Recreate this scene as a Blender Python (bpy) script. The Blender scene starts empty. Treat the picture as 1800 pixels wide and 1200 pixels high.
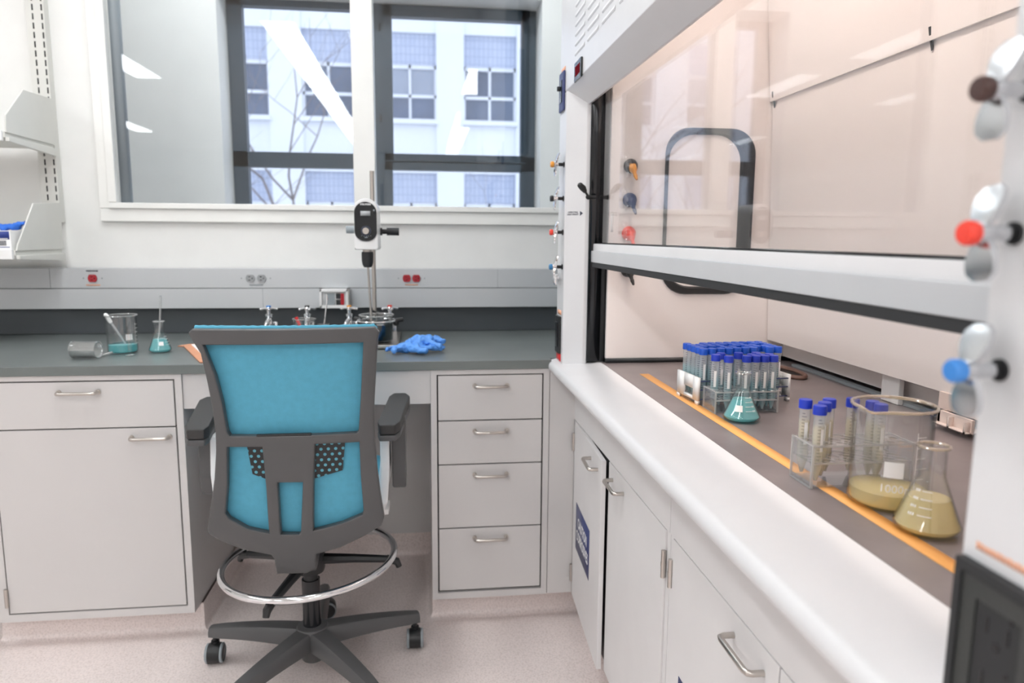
import bpy, bmesh, math, random
from mathutils import Vector, Matrix, noise
random.seed(7)
D = bpy.data
C = bpy.context.scene.collection
sc = bpy.context.scene
PI = math.pi

# ------------------------------------------------------------------ camera
cam_d = D.cameras.new('camera')
cam = D.objects.new('camera', cam_d)
C.objects.link(cam)
YAW, PIT, ROL = 0.12360, 0.14426, 0.00729
fwd = Vector((math.sin(YAW) * math.cos(PIT), math.cos(YAW) * math.cos(PIT), -math.sin(PIT)))
rgt = Vector((math.cos(YAW), -math.sin(YAW), 0))
upv = rgt.cross(fwd)
r2 = rgt * math.cos(ROL) + upv * math.sin(ROL)
u2 = upv * math.cos(ROL) - rgt * math.sin(ROL)
m = Matrix((r2, u2, -fwd)).transposed().to_4x4()
m.translation = Vector((0, 0, 1.31))
cam.matrix_world = m
cam_d.sensor_width = 36
cam_d.lens = 36 * 1267.6 / 1800
cam_d.clip_start = 0.05
cam_d.dof.use_dof = True
cam_d.dof.focus_distance = 1.5
cam_d.dof.aperture_fstop = 3.6
sc.camera = cam

# ------------------------------------------------------------------ world, exposure
W = D.worlds.new('sky')
sc.world = W
W.use_nodes = True
bg = W.node_tree.nodes['Background']
bg.inputs['Color'].default_value = (0.80, 0.86, 1.0, 1)
bg.inputs['Strength'].default_value = 1.8
sc.view_settings.view_transform = 'Standard'
sc.view_settings.look = 'None'
sc.view_settings.gamma = 1
sc.view_settings.use_curve_mapping = False
sc.view_settings.exposure = 0.29
PANEL_EMIT = 12.0
HOOD_EMIT = 19.0
cy = sc.cycles
cy.use_denoising = True
cy.max_bounces = 10
cy.diffuse_bounces = 5
cy.glossy_bounces = 6
cy.transmission_bounces = 8
cy.transparent_max_bounces = 40
cy.caustics_reflective = False
cy.caustics_refractive = False
cy.sample_clamp_indirect = 24.0

# ------------------------------------------------------------------ materials
def lin(c):
    return tuple((x / 12.92 if x <= 0.04045 else ((x + 0.055) / 1.055) ** 2.4) for x in (v / 255 for v in c))

def pmat(name, col, rough=0.5, metal=0.0, noise_amt=0.0, nscale=8.0, bump=0.0, bscale=200.0, spec=0.5, trans=0.0, coat=0.0):
    mt = D.materials.new(name)
    mt.use_nodes = True
    nt = mt.node_tree
    b = nt.nodes['Principled BSDF']
    c = lin(col)
    b.inputs['Base Color'].default_value = (*c, 1)
    b.inputs['Roughness'].default_value = rough
    b.inputs['Metallic'].default_value = metal
    b.inputs['Specular IOR Level'].default_value = spec
    b.inputs['Transmission Weight'].default_value = trans
    b.inputs['Coat Weight'].default_value = coat
    tc = nt.nodes.new('ShaderNodeTexCoord')
    if noise_amt or True:
        nz = nt.nodes.new('ShaderNodeTexNoise')
        nz.inputs['Scale'].default_value = nscale
        nz.inputs['Detail'].default_value = 4
        nt.links.new(tc.outputs['Object'], nz.inputs['Vector'])
        a = noise_amt if noise_amt else 0.02
        rp = nt.nodes.new('ShaderNodeValToRGB')
        rp.color_ramp.elements[0].position = 0.3
        rp.color_ramp.elements[1].position = 0.7
        rp.color_ramp.elements[0].color = (*[max(0, x * (1 - a)) for x in c], 1)
        rp.color_ramp.elements[1].color = (*[min(1, x * (1 + a)) for x in c], 1)
        nt.links.new(nz.outputs['Fac'], rp.inputs['Fac'])
        nt.links.new(rp.outputs['Color'], b.inputs['Base Color'])
    if bump:
        n2 = nt.nodes.new('ShaderNodeTexNoise')
        n2.inputs['Scale'].default_value = bscale
        nt.links.new(tc.outputs['Object'], n2.inputs['Vector'])
        bp = nt.nodes.new('ShaderNodeBump')
        bp.inputs['Strength'].default_value = bump
        bp.inputs['Distance'].default_value = 0.002
        nt.links.new(n2.outputs['Fac'], bp.inputs['Height'])
        nt.links.new(bp.outputs['Normal'], b.inputs['Normal'])
    return mt

def emat(name, col, s):
    mt = D.materials.new(name)
    mt.use_nodes = True
    nt = mt.node_tree
    nt.nodes.remove(nt.nodes['Principled BSDF'])
    e = nt.nodes.new('ShaderNodeEmission')
    e.inputs['Color'].default_value = (*col, 1)
    e.inputs['Strength'].default_value = s
    nt.links.new(e.outputs[0], nt.nodes['Material Output'].inputs[0])
    return mt

def glass_mat(name, tint=(1, 1, 1), edge=(0.75, 0.8, 0.8), f0=0.04, epow=2.5, haze=0.0, hazecol=(0.8, 0.8, 0.8), solid=0.0, scol=(1, 1, 1), rough=0.0, fpow=5.0):
    """thin-walled glass: clear straight through, mirror-like at grazing angles; optional milky share (haze) or diffuse share (solid)"""
    mt = D.materials.new(name)
    mt.use_nodes = True
    nt = mt.node_tree
    N, L = nt.nodes, nt.links
    N.remove(N['Principled BSDF'])
    g = N.new('ShaderNodeNewGeometry')
    dt = N.new('ShaderNodeVectorMath'); dt.operation = 'DOT_PRODUCT'
    L.new(g.outputs['Incoming'], dt.inputs[0]); L.new(g.outputs['Normal'], dt.inputs[1])
    ab = N.new('ShaderNodeMath'); ab.operation = 'ABSOLUTE'; L.new(dt.outputs['Value'], ab.inputs[0])
    om = N.new('ShaderNodeMath'); om.operation = 'SUBTRACT'; om.inputs[0].default_value = 1; L.new(ab.outputs[0], om.inputs[1]); om.use_clamp = True
    p5 = N.new('ShaderNodeMath'); p5.operation = 'POWER'; L.new(om.outputs[0], p5.inputs[0]); p5.inputs[1].default_value = fpow
    fr = N.new('ShaderNodeMath'); fr.operation = 'MULTIPLY_ADD'; L.new(p5.outputs[0], fr.inputs[0]); fr.inputs[1].default_value = 1 - f0; fr.inputs[2].default_value = f0
    pe = N.new('ShaderNodeMath'); pe.operation = 'POWER'; L.new(om.outputs[0], pe.inputs[0]); pe.inputs[1].default_value = epow
    mc = N.new('ShaderNodeMix'); mc.data_type = 'RGBA'
    mc.inputs[6].default_value = (*tint, 1); mc.inputs[7].default_value = (*[t * e for t, e in zip(tint, edge)], 1)
    L.new(pe.outputs[0], mc.inputs[0])
    tr = N.new('ShaderNodeBsdfTransparent'); L.new(mc.outputs[2], tr.inputs[0])
    base = tr
    if solid or haze:
        df = N.new('ShaderNodeBsdfDiffuse'); df.inputs[0].default_value = (*(scol if solid else hazecol), 1)
        tl = N.new('ShaderNodeBsdfTranslucent'); tl.inputs[0].default_value = (*(scol if solid else hazecol), 1)
        m0 = N.new('ShaderNodeMixShader'); m0.inputs[0].default_value = 0.45
        L.new(df.outputs[0], m0.inputs[1]); L.new(tl.outputs[0], m0.inputs[2])
        m1 = N.new('ShaderNodeMixShader'); m1.inputs[0].default_value = solid or haze
        L.new(tr.outputs[0], m1.inputs[1]); L.new(m0.outputs[0], m1.inputs[2])
        base = m1
    gl = N.new('ShaderNodeBsdfGlossy'); gl.inputs['Roughness'].default_value = rough
    mx = N.new('ShaderNodeMixShader')
    L.new(fr.outputs[0], mx.inputs[0]); L.new(base.outputs[0], mx.inputs[1]); L.new(gl.outputs[0], mx.inputs[2])
    L.new(mx.outputs[0], N['Material Output'].inputs[0])
    return mt

def floor_mat():
    mt = pmat('speckled_linoleum', (230, 219, 216), 0.30, noise_amt=0.04, nscale=3)
    nt = mt.node_tree
    b = nt.nodes['Principled BSDF']
    src = b.inputs['Base Color'].links[0].from_socket
    tc = nt.nodes.new('ShaderNodeTexCoord')
    n = nt.nodes.new('ShaderNodeTexNoise'); n.inputs['Scale'].default_value = 170; n.inputs['Detail'].default_value = 3
    nt.links.new(tc.outputs['Object'], n.inputs['Vector'])
    rp = nt.nodes.new('ShaderNodeValToRGB')
    rp.color_ramp.elements[0].position = 0.33; rp.color_ramp.elements[0].color = (0.86, 0.83, 0.81, 1)
    rp.color_ramp.elements[1].position = 0.5; rp.color_ramp.elements[1].color = (1, 1, 1, 1)
    e = rp.color_ramp.elements.new(0.68); e.color = (1.08, 1.06, 1.05, 1)
    nt.links.new(n.outputs['Fac'], rp.inputs['Fac'])
    mx = nt.nodes.new('ShaderNodeMix'); mx.data_type = 'RGBA'; mx.blend_type = 'MULTIPLY'; mx.inputs[0].default_value = 1
    nt.links.new(src, mx.inputs[6]); nt.links.new(rp.outputs['Color'], mx.inputs[7])
    nt.links.new(mx.outputs[2], b.inputs['Base Color'])
    return mt

def dots_mat(name, base, dot, pitch, rad):
    """hexagonal rows of round holes showing the cloth behind"""
    mt = pmat(name, base, 0.45)
    nt = mt.node_tree
    N, L = nt.nodes, nt.links
    b = N['Principled BSDF']
    tc = N.new('ShaderNodeTexCoord')
    sx = N.new('ShaderNodeSeparateXYZ'); L.new(tc.outputs['Object'], sx.inputs[0])
    def M(op, a, b_=None, c_=None):
        n = N.new('ShaderNodeMath'); n.operation = op
        for i, v in enumerate((a, b_, c_)):
            if v is None: continue
            if isinstance(v, (int, float)): n.inputs[i].default_value = v
            else: L.new(v, n.inputs[i])
        return n.outputs[0]
    z = M('DIVIDE', sx.outputs['Z'], pitch * 0.8)
    row = M('FLOOR', z)
    fz = M('MULTIPLY', M('SUBTRACT', M('FRACT', z), 0.5), 0.8)
    x = M('ADD', M('DIVIDE', sx.outputs['X'], pitch), M('MULTIPLY', M('MODULO', row, 2), 0.5))
    fx = M('SUBTRACT', M('FRACT', x), 0.5)
    d = M('SQRT', M('ADD', M('MULTIPLY', fx, fx), M('MULTIPLY', fz, fz)))
    k = M('LESS_THAN', d, rad)
    mx = N.new('ShaderNodeMix'); mx.data_type = 'RGBA'
    L.new(k, mx.inputs[0]); mx.inputs[6].default_value = (*lin(base), 1); mx.inputs[7].default_value = (*lin(dot), 1)
    L.new(mx.outputs[2], b.inputs['Base Color'])
    return mt

MT = {}
MT['wall'] = pmat('white_wall_paint', (237, 237, 235), 0.6, bump=0.03, bscale=300)
MT['trim'] = pmat('white_gloss_trim', (243, 243, 240), 0.35)
MT['ceil'] = pmat('ceiling_tile', (236, 236, 234), 0.8, bump=0.1, bscale=250)
MT['floor'] = floor_mat()
MT['cab'] = pmat('warm_grey_lacquered_steel', (208, 205, 204), 0.42, noise_amt=0.015, nscale=2)
MT['cabdark'] = pmat('cabinet_shadow_gap', (52, 50, 52), 0.7)
MT['brushed'] = pmat('brushed_steel', (196, 190, 184), 0.28, 1.0)
MT['chrome'] = pmat('chrome', (232, 233, 235), 0.09, 1.0)
MT['satin'] = pmat('satin_chrome_casting', (212, 214, 217), 0.22, 1.0)
MT['counter'] = pmat('grey_epoxy_counter', (110, 116, 115), 0.30, noise_amt=0.10, nscale=6, spec=0.45)
MT['splash'] = pmat('dark_epoxy_splash', (72, 77, 81), 0.45, noise_amt=0.06, nscale=5)
MT['race'] = pmat('grey_raceway', (203, 206, 209), 0.35, 0.25, noise_amt=0.02, nscale=1.5)
MT['shelf'] = pmat('putty_shelf_metal', (220, 220, 215), 0.45)
MT['white'] = pmat('white_plastic', (243, 243, 243), 0.3)
MT['black'] = pmat('black_plastic', (32, 33, 35), 0.4)
MT['blackgloss'] = pmat('glossy_black', (22, 24, 28), 0.15)
MT['rubber'] = pmat('black_rubber', (44, 45, 47), 0.6)
MT['chairgrey'] = pmat('dark_grey_chair_plastic', (84, 84, 85), 0.42, bump=0.06, bscale=900)
MT['chairblack'] = pmat('charcoal_chair_plastic', (62, 62, 63), 0.38, bump=0.05, bscale=900)
MT['armblack'] = pmat('soft_black_arm_pad', (48, 47, 47), 0.5)
MT['teal'] = pmat('teal_mesh_fabric', (88, 168, 196), 0.75, noise_amt=0.05, nscale=60, bump=0.35, bscale=700)
MT['hood'] = pmat('hood_white_enamel', (224, 224, 226), 0.3)
MT['liner'] = pmat('pinkish_white_hood_liner', (247, 241, 239), 0.35, noise_amt=0.015, nscale=2)
MT['hoodtop'] = pmat('grey_brown_epoxy_worktop', (130, 121, 121), 0.33, noise_amt=0.14, nscale=9)
MT['tape'] = pmat('orange_tape', (255, 184, 104), 0.5, noise_amt=0.03)
MT['alu'] = pmat('white_anodised_sash', (238, 238, 240), 0.25, 0.1)
MT['alu2'] = pmat('silver_sash_face', (214, 216, 219), 0.3, 0.3)
MT['slate'] = pmat('slate_window_frame', (54, 68, 80), 0.4, noise_amt=0.04)
MT['gasket'] = pmat('grey_glazing_gasket', (150, 158, 163), 0.6)
MT['pane'] = glass_mat('window_glass', (0.97, 0.985, 0.99), (0.92, 0.94, 0.96), f0=0.06)
MT['sash'] = glass_mat('sash_glass', (0.985, 0.985, 0.985), (0.93, 0.93, 0.93), f0=0.06)
MT['outpane'] = glass_mat('outer_window_glass', (0.95, 0.965, 0.985), (0.92, 0.95, 0.98), f0=0.025)
MT['glass'] = glass_mat('lab_glass', (0.985, 0.99, 0.99), (0.6, 0.64, 0.66), f0=0.05, epow=5, fpow=4)
MT['rim'] = glass_mat('thick_glass_rim', (0.96, 0.97, 0.97), (0.72, 0.74, 0.74), f0=0.25, epow=2, fpow=2.5, haze=0.15, hazecol=(0.92, 0.94, 0.94))
MT['rimwarm'] = glass_mat('thick_glass_rim_warm', (0.93, 0.9, 0.84), (0.6, 0.5, 0.36), f0=0.22, epow=2, fpow=2.5, haze=0.35, hazecol=lin((255, 236, 208)))
MT['acrylic'] = glass_mat('clear_acrylic', (0.95, 0.96, 0.97), (0.8, 0.82, 0.84), f0=0.08, haze=0.08, hazecol=(0.9, 0.92, 0.95))
MT['acryledge'] = glass_mat('acrylic_cut_edge', (0.95, 0.94, 0.93), (0.9, 0.9, 0.9), f0=0.1, haze=0.5, hazecol=(0.93, 0.92, 0.92))
MT['pp'] = glass_mat('translucent_tube_plastic', (0.97, 0.98, 1.0), (0.8, 0.84, 0.87), f0=0.05, epow=2.2, haze=0.28, hazecol=(0.93, 0.96, 0.98))
MT['tealliq'] = glass_mat('teal_liquid', (0.42, 0.84, 0.86), (0.8, 0.9, 0.9), f0=0.03, solid=0.9, scol=lin((150, 234, 238)))
MT['paleliq'] = glass_mat('pale_teal_liquid', (0.72, 0.92, 0.94), (0.85, 0.9, 0.9), f0=0.02, solid=0.5, scol=lin((190, 230, 234)))
MT['yelliq'] = glass_mat('yellow_liquid', (0.98, 0.88, 0.62), (0.95, 0.85, 0.7), f0=0.03, solid=0.9, scol=lin((255, 241, 186)))
MT['paleyel'] = glass_mat('pale_yellow_liquid', (0.98, 0.94, 0.8), (0.95, 0.9, 0.8), f0=0.02, solid=0.8, scol=lin((255, 244, 216)))
MT['darkliq'] = glass_mat('dark_teal_liquid', (0.05, 0.13, 0.15), (0.6, 0.7, 0.7), f0=0.05, solid=0.7, scol=lin((22, 58, 66)))
MT['cap'] = pmat('blue_screw_cap', (16, 84, 200), 0.4)
MT['capv'] = pmat('violet_blue_screw_cap', (28, 58, 190), 0.4)
MT['label'] = pmat('white_label', (248, 248, 248), 0.6)
MT['ink'] = pmat('dark_print', (60, 64, 78), 0.6)
MT['inkwhite'] = pmat('white_print', (250, 250, 250), 0.5)
MT['outletgrey'] = pmat('charcoal_cover_plate', (60, 62, 61), 0.4, bump=0.3, bscale=400)
MT['navy'] = pmat('navy_vinyl', (58, 66, 112), 0.45)
MT['glove'] = pmat('blue_nitrile', (92, 156, 236), 0.5, noise_amt=0.05, nscale=40, bump=0.15, bscale=150)
MT['glovedk'] = pmat('strong_blue_nitrile', (44, 112, 216), 0.5, bump=0.15, bscale=150)
MT['red'] = pmat('red_plastic', (226, 44, 46), 0.4)
MT['darkred'] = pmat('dark_red_receptacle', (176, 30, 44), 0.4)
MT['blue'] = pmat('blue_plastic', (66, 138, 216), 0.35)
MT['blue2'] = pmat('mid_blue_plastic', (62, 130, 180), 0.35)
MT['navyp'] = pmat('navy_plastic', (44, 66, 112), 0.35)
MT['orange'] = pmat('orange_plastic', (236, 160, 62), 0.35)
MT['redor'] = pmat('bright_red_plastic', (244, 72, 56), 0.35)
MT['brown'] = pmat('dark_brown_plastic', (74, 50, 46), 0.3)
MT['salmon'] = pmat('salmon_label', (246, 184, 150), 0.6)
MT['clip'] = pmat('orange_brown_hardboard', (214, 152, 118), 0.6, noise_amt=0.06, nscale=40)
MT['paper'] = pmat('white_paper', (250, 250, 250), 0.7)
MT['bluegrey'] = pmat('steel_outlet', (158, 161, 163), 0.4, 0.2)
MT['boxblue'] = pmat('box_blue_print', (44, 62, 140), 0.5)
MT['facade'] = pmat('pale_facade', (226, 229, 234), 0.8, noise_amt=0.03, nscale=0.6)
MT['darkglass'] = pmat('facade_window_glass', (86, 98, 118), 0.2, noise_amt=0.25, nscale=0.8)
MT['blind'] = pmat('facade_window_blind', (150, 158, 172), 0.5, noise_amt=0.1, nscale=0.7)
MT['bark'] = pmat('grey_bark', (120, 112, 112), 0.9, noise_amt=0.2, nscale=20)
MT['tealstone'] = pmat('blue_lower_panel', (60, 120, 168), 0.7, noise_amt=0.1, nscale=1)
MT['asphalt'] = pmat('outdoor_ground', (150, 150, 150), 0.9, noise_amt=0.1, nscale=1)
MT['pinksock'] = pmat('aged_white_moulding', (232, 216, 208), 0.5)
MT['rust'] = pmat('brown_cast_cup', (112, 84, 74), 0.5, noise_amt=0.15, nscale=60)
MT['led'] = emat('red_display_digits', (0.9, 0.06, 0.10), 0.16)
MT['lcd'] = pmat('grey_lcd', (176, 180, 182), 0.2)
MT['panel'] = emat('light_diffuser', (0.972, 1.0, 1.012), PANEL_EMIT)
MT['hoodlamp'] = emat('hood_lamp_diffuser', (1.0, 0.86, 0.76), HOOD_EMIT)
MT['pad'] = dots_mat('perforated_lumbar_pad', (34, 35, 37), (92, 166, 186), 0.0185, 0.22)

def tile_mat():
    mt = pmat('blue_facade_tile', (150, 170, 214), 0.6)
    nt = mt.node_tree
    b = nt.nodes['Principled BSDF']
    tc = nt.nodes.new('ShaderNodeTexCoord')
    mp = nt.nodes.new('ShaderNodeMapping'); mp.inputs['Rotation'].default_value = (PI / 2, 0, 0)
    br = nt.nodes.new('ShaderNodeTexBrick')
    br.offset = 0
    br.inputs['Scale'].default_value = 1
    br.inputs['Brick Width'].default_value = 0.12
    br.inputs['Row Height'].default_value = 0.2
    br.inputs['Mortar Size'].default_value = 0.012
    br.inputs['Color1'].default_value = (*lin((182, 190, 208)), 1)
    br.inputs['Color2'].default_value = (*lin((175, 184, 204)), 1)
    br.inputs['Mortar'].default_value = (*lin((155, 164, 188)), 1)
    nt.links.new(tc.outputs['Object'], mp.inputs[0]); nt.links.new(mp.outputs[0], br.inputs['Vector'])
    nt.links.new(br.outputs['Color'], b.inputs['Base Color'])
    return mt
MT['tile'] = tile_mat()

# ------------------------------------------------------------------ mesh helpers
def wmat(o):
    mm = Matrix.Identity(4)
    while o is not None:
        mm = o.matrix_basis @ mm
        o = o.parent
    return mm

class MB:
    def __init__(self):
        self.bm = bmesh.new()
        self.bev = False
    def box(self, x0, x1, y0, y1, z0, z1, bev=0.0, seg=2):
        bm = self.bm
        vs = [bm.verts.new((x, y, z)) for x in (x0, x1) for y in (y0, y1) for z in (z0, z1)]
        fs = [bm.faces.new([vs[i] for i in q]) for q in ((0, 1, 3, 2), (4, 6, 7, 5), (0, 4, 5, 1), (2, 3, 7, 6), (0, 2, 6, 4), (1, 5, 7, 3))]
        if bev > 0:
            self.bev = True
            es = list({e for f in fs for e in f.edges})
            bmesh.ops.bevel(bm, geom=es, offset=bev, segments=seg, profile=0.5, affect='EDGES')
        return self
    def prism(self, pts, axis, d0, d1, bev=0.0):
        """pts: 2-D outline; axis x: (y,z), y: (x,z), z: (x,y)"""
        bm = self.bm
        def P(a, b, d):
            return {'x': (d, a, b), 'y': (a, d, b), 'z': (a, b, d)}[axis]
        lo = [bm.verts.new(P(a, b, d0)) for a, b in pts]
        hi = [bm.verts.new(P(a, b, d1)) for a, b in pts]
        n = len(pts)
        fs = [bm.faces.new(lo), bm.faces.new(hi[::-1])]
        for i in range(n):
            fs.append(bm.faces.new((lo[i], hi[i], hi[(i + 1) % n], lo[(i + 1) % n])))
        bmesh.ops.recalc_face_normals(bm, faces=fs)
        if bev:
            self.bev = True
            es = list({e for f in fs for e in f.edges})
            bmesh.ops.bevel(bm, geom=es, offset=bev, segments=2, profile=0.5, affect='EDGES')
        return self
    def ring(self, c, ax, r, seg):
        ax = Vector(ax).normalized()
        t = Vector((0, 0, 1)) if abs(ax.z) < 0.9 else Vector((1, 0, 0))
        a = ax.cross(t).normalized(); b = ax.cross(a)
        return [self.bm.verts.new(Vector(c) + a * (r * math.cos(2 * PI * i / seg)) + b * (r * math.sin(2 * PI * i / seg))) for i in range(seg)]
    def cyl(self, p0, p1, r0, r1=None, seg=20, caps=True):
        r1 = r0 if r1 is None else r1
        ax = Vector(p1) - Vector(p0)
        A = self.ring(p0, ax, r0, seg); B = self.ring(p1, ax, r1, seg)
        fs = [self.bm.faces.new((A[i], A[(i + 1) % seg], B[(i + 1) % seg], B[i])) for i in range(seg)]
        if caps:
            fs.append(self.bm.faces.new(A[::-1])); fs.append(self.bm.faces.new(B))
        bmesh.ops.recalc_face_normals(self.bm, faces=fs)
        return self
    def lathe(self, prof, seg=32, c=(0, 0, 0), ax=(0, 0, 1), closed=False):
        """prof: (radius, height) pairs along axis"""
        bm = self.bm
        ax = Vector(ax).normalized(); c = Vector(c)
        t = Vector((0, 1, 0)) if abs(ax.y) < 0.9 else Vector((1, 0, 0))
        a = t.cross(ax).normalized(); b = ax.cross(a)
        rows = []
        for r, h in prof:
            if r < 1e-6:
                rows.append([bm.verts.new(c + ax * h)])
            else:
                rows.append([bm.verts.new(c + ax * h + a * (r * math.cos(2 * PI * i / seg)) + b * (r * math.sin(2 * PI * i / seg))) for i in range(seg)])
        fs = []
        pairs = list(zip(rows, rows[1:]))
        if closed: pairs.append((rows[-1], rows[0]))
        for A, B in pairs:
            for i in range(seg):
                j = (i + 1) % seg
                if len(A) == 1 and len(B) == 1: continue
                if len(A) == 1: fs.append(bm.faces.new((A[0], B[j], B[i])))
                elif len(B) == 1: fs.append(bm.faces.new((A[i], A[j], B[0])))
                else: fs.append(bm.faces.new((A[i], A[j], B[j], B[i])))
        bmesh.ops.recalc_face_normals(bm, faces=fs)
        return self
    def tube(self, pts, r, seg=10, closed=False, caps=True):
        bm = self.bm
        P = [Vector(p) for p in pts]
        n = len(P)
        rs = r if isinstance(r, (list, tuple)) else [r] * n
        rings = []
        prev = None
        for i in range(n):
            if closed: tdir = P[(i + 1) % n] - P[i - 1]
            else: tdir = P[min(i + 1, n - 1)] - P[max(i - 1, 0)]
            tdir.normalize()
            if prev is None:
                t = Vector((0, 0, 1)) if abs(tdir.z) < 0.9 else Vector((1, 0, 0))
                a = tdir.cross(t).normalized()
            else:
                a = (prev - tdir * prev.dot(tdir)).normalized()
            prev = a
            b = tdir.cross(a)
            rings.append([bm.verts.new(P[i] + a * (rs[i] * math.cos(2 * PI * k / seg)) + b * (rs[i] * math.sin(2 * PI * k / seg))) for k in range(seg)])
        fs = []
        m_ = n if closed else n - 1
        for i in range(m_):
            A, B = rings[i], rings[(i + 1) % n]
            for k in range(seg):
                fs.append(bm.faces.new((A[k], A[(k + 1) % seg], B[(k + 1) % seg], B[k])))
        if caps and not closed:
            fs.append(bm.faces.new(rings[0][::-1])); fs.append(bm.faces.new(rings[-1]))
        bmesh.ops.recalc_face_normals(bm, faces=fs)
        return self
    def ball(self, c, r, seg=16, sc_=(1, 1, 1)):
        mm = Matrix.Translation(c) @ Matrix.Diagonal((*[r * s for s in sc_], 1))
        bmesh.ops.create_uvsphere(self.bm, u_segments=seg, v_segments=max(6, seg // 2), radius=1, matrix=mm)
        return self
    def rotate(self, ang, axis, c=(0, 0, 0)):
        bmesh.ops.rotate(self.bm, verts=self.bm.verts, cent=c, matrix=Matrix.Rotation(ang, 3, axis))
        return self
    def build(self, name, mat, parent=None, world=False, smooth=True, origin='auto'):
        bm = self.bm
        me = D.meshes.new(name)
        o = D.objects.new(name, me)
        C.objects.link(o)
        if parent is not None:
            o.parent = parent
            if world:
                bm.transform(wmat(parent).inverted())
        elif origin == 'auto' and len(bm.verts):
            xs = [v.co.x for v in bm.verts]; ys = [v.co.y for v in bm.verts]; zs = [v.co.z for v in bm.verts]
            cc = Vector(((min(xs) + max(xs)) / 2, (min(ys) + max(ys)) / 2, min(zs)))
            bmesh.ops.translate(bm, verts=bm.verts, vec=-cc)
            o.location = cc
        if smooth:
            for f in bm.faces: f.smooth = True
            for e in bm.edges:
                if len(e.link_faces) == 2 and e.calc_face_angle(0) > math.radians(38): e.smooth = False
        bm.to_mesh(me)
        bm.free()
        me.materials.append(MT[mat])
        if self.bev and smooth:
            wn = o.modifiers.new('even_shading', 'WEIGHTED_NORMAL'); wn.keep_sharp = True; wn.weight = 90
        return o

def thing(name, label, cat, loc=(0, 0, 0), rotz=0.0, group=None):
    o = D.objects.new(name, None)
    o.empty_display_size = 0.05
    C.objects.link(o)
    o.location = loc
    o.rotation_euler = (0, 0, rotz)
    o['label'] = label
    o['category'] = cat
    if group: o['group'] = group
    return o

def tag(o, label, cat, group=None):
    o['label'] = label
    o['category'] = cat
    if group: o['group'] = group
    return o

def struct(o):
    o['kind'] = 'structure'
    return o

def plabel(o, text):
    o['label'] = text
    return o

def copy_tree(o, parent=None):
    c = o.copy()
    C.objects.link(c)
    if parent is not None: c.parent = parent
    for ch in list(o.children): copy_tree(ch, c)
    return c

def text_obj(name, body, size, mat, parent, matrix, depth=0.0002, bold=0.0, align='CENTER', sx=1.0):
    """lettering as a mesh; matrix places it (x right, y up, z out) in the parent's space"""
    cu = D.curves.new(name, 'FONT')
    cu.body = body
    cu.size = size
    cu.extrude = depth
    cu.offset = bold
    cu.align_x = align
    cu.align_y = 'CENTER'
    cu.resolution_u = 3
    t = D.objects.new(name, cu)
    C.objects.link(t)
    dg = bpy.context.evaluated_depsgraph_get()
    me = D.meshes.new_from_object(t.evaluated_get(dg))
    D.objects.remove(t)
    o = D.objects.new(name, me)
    me.transform(matrix @ Matrix.Diagonal((sx, 1, 1, 1)))
    C.objects.link(o)
    o.parent = parent
    me.materials.clear()
    me.materials.append(MT[mat])
    return o

def wrap_text(name, body, size, mat, parent, radius, ang, z, bold=0.0):
    """lettering bent round a vertical cylinder of the given radius about the parent's axis; ang = direction it faces"""
    o = text_obj(name, body, size, mat, parent, Matrix.Identity(4), 0.00008, bold)
    for v in o.data.vertices:
        a = ang + v.co.x / radius
        rr = radius + v.co.z + 0.0002
        v.co = (rr * math.cos(a), rr * math.sin(a), z + v.co.y)
    return o

def patch_bm(mb, radius, a0, a1, z0, z1, r_top=None, n=6):
    """thin curved patch on a cylinder or cone"""
    rt = radius if r_top is None else r_top
    bm = mb.bm
    for i in range(n):
        p = a0 + (a1 - a0) * i / n; q = a0 + (a1 - a0) * (i + 1) / n
        vs = [bm.verts.new(x) for x in ((radius * math.cos(p), radius * math.sin(p), z0), (radius * math.cos(q), radius * math.sin(q), z0), (rt * math.cos(q), rt * math.sin(q), z1), (rt * math.cos(p), rt * math.sin(p), z1))]
        bm.faces.new(vs)
    return mb

def basis(right, up, origin):
    r_ = Vector(right).normalized(); u_ = Vector(up).normalized(); n_ = r_.cross(u_)
    mm = Matrix((r_, u_, n_)).transposed().to_4x4()
    mm.translation = Vector(origin)
    return mm

def wall_hole(mb, axis, d0, d1, a0, a1, b0, b1, h):
    """slab with a rectangular hole h=(ha0,ha1,hb0,hb1), as four boxes"""
    ha0, ha1, hb0, hb1 = h
    for (p, q, s, t) in ((a0, ha0, b0, b1), (ha1, a1, b0, b1), (ha0, ha1, b0, hb0), (ha0, ha1, hb1, b1)):
        if axis == 'y': mb.box(p, q, d0, d1, s, t)
        else: mb.box(d0, d1, p, q, s, t)
    return mb

# ================================================================== SETTING
CEIL = 2.96
YW = 3.06
struct(MB().box(-5.5, 1.4, -9.0, 4.1, -0.06, 0).build('floor', 'floor', smooth=False))
struct(MB().box(-5.5, 1.4, -9.0, 4.1, CEIL, CEIL + 0.05).build('ceiling', 'ceil', smooth=False))
struct(wall_hole(MB(), 'y', YW, YW + 0.07, -5.5, 1.4, 0, CEIL, (-1.215, 1.0, 1.392, 2.78)).build('wall_back', 'wall', smooth=False))
struct(MB().box(-5.56, -5.5, -9.0, 4.1, 0, CEIL).build('wall_left', 'wall', smooth=False))
struct(MB().box(1.4, 1.46, -9.0, 4.1, 0, CEIL).build('wall_right', 'wall', smooth=False))
struct(MB().box(-5.5, 1.4, -9.06, -9.0, 0, CEIL).build('wall_front', 'wall', smooth=False))
# outer wall of the passage behind the glazing
struct(wall_hole(MB(), 'y', 4.1, 4.34, -5.56, 1.46, 0, CEIL + 0.05, (-1.047, 0.662, 0.75, 2.585)).build('wall_outer', 'wall', smooth=False))

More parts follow.
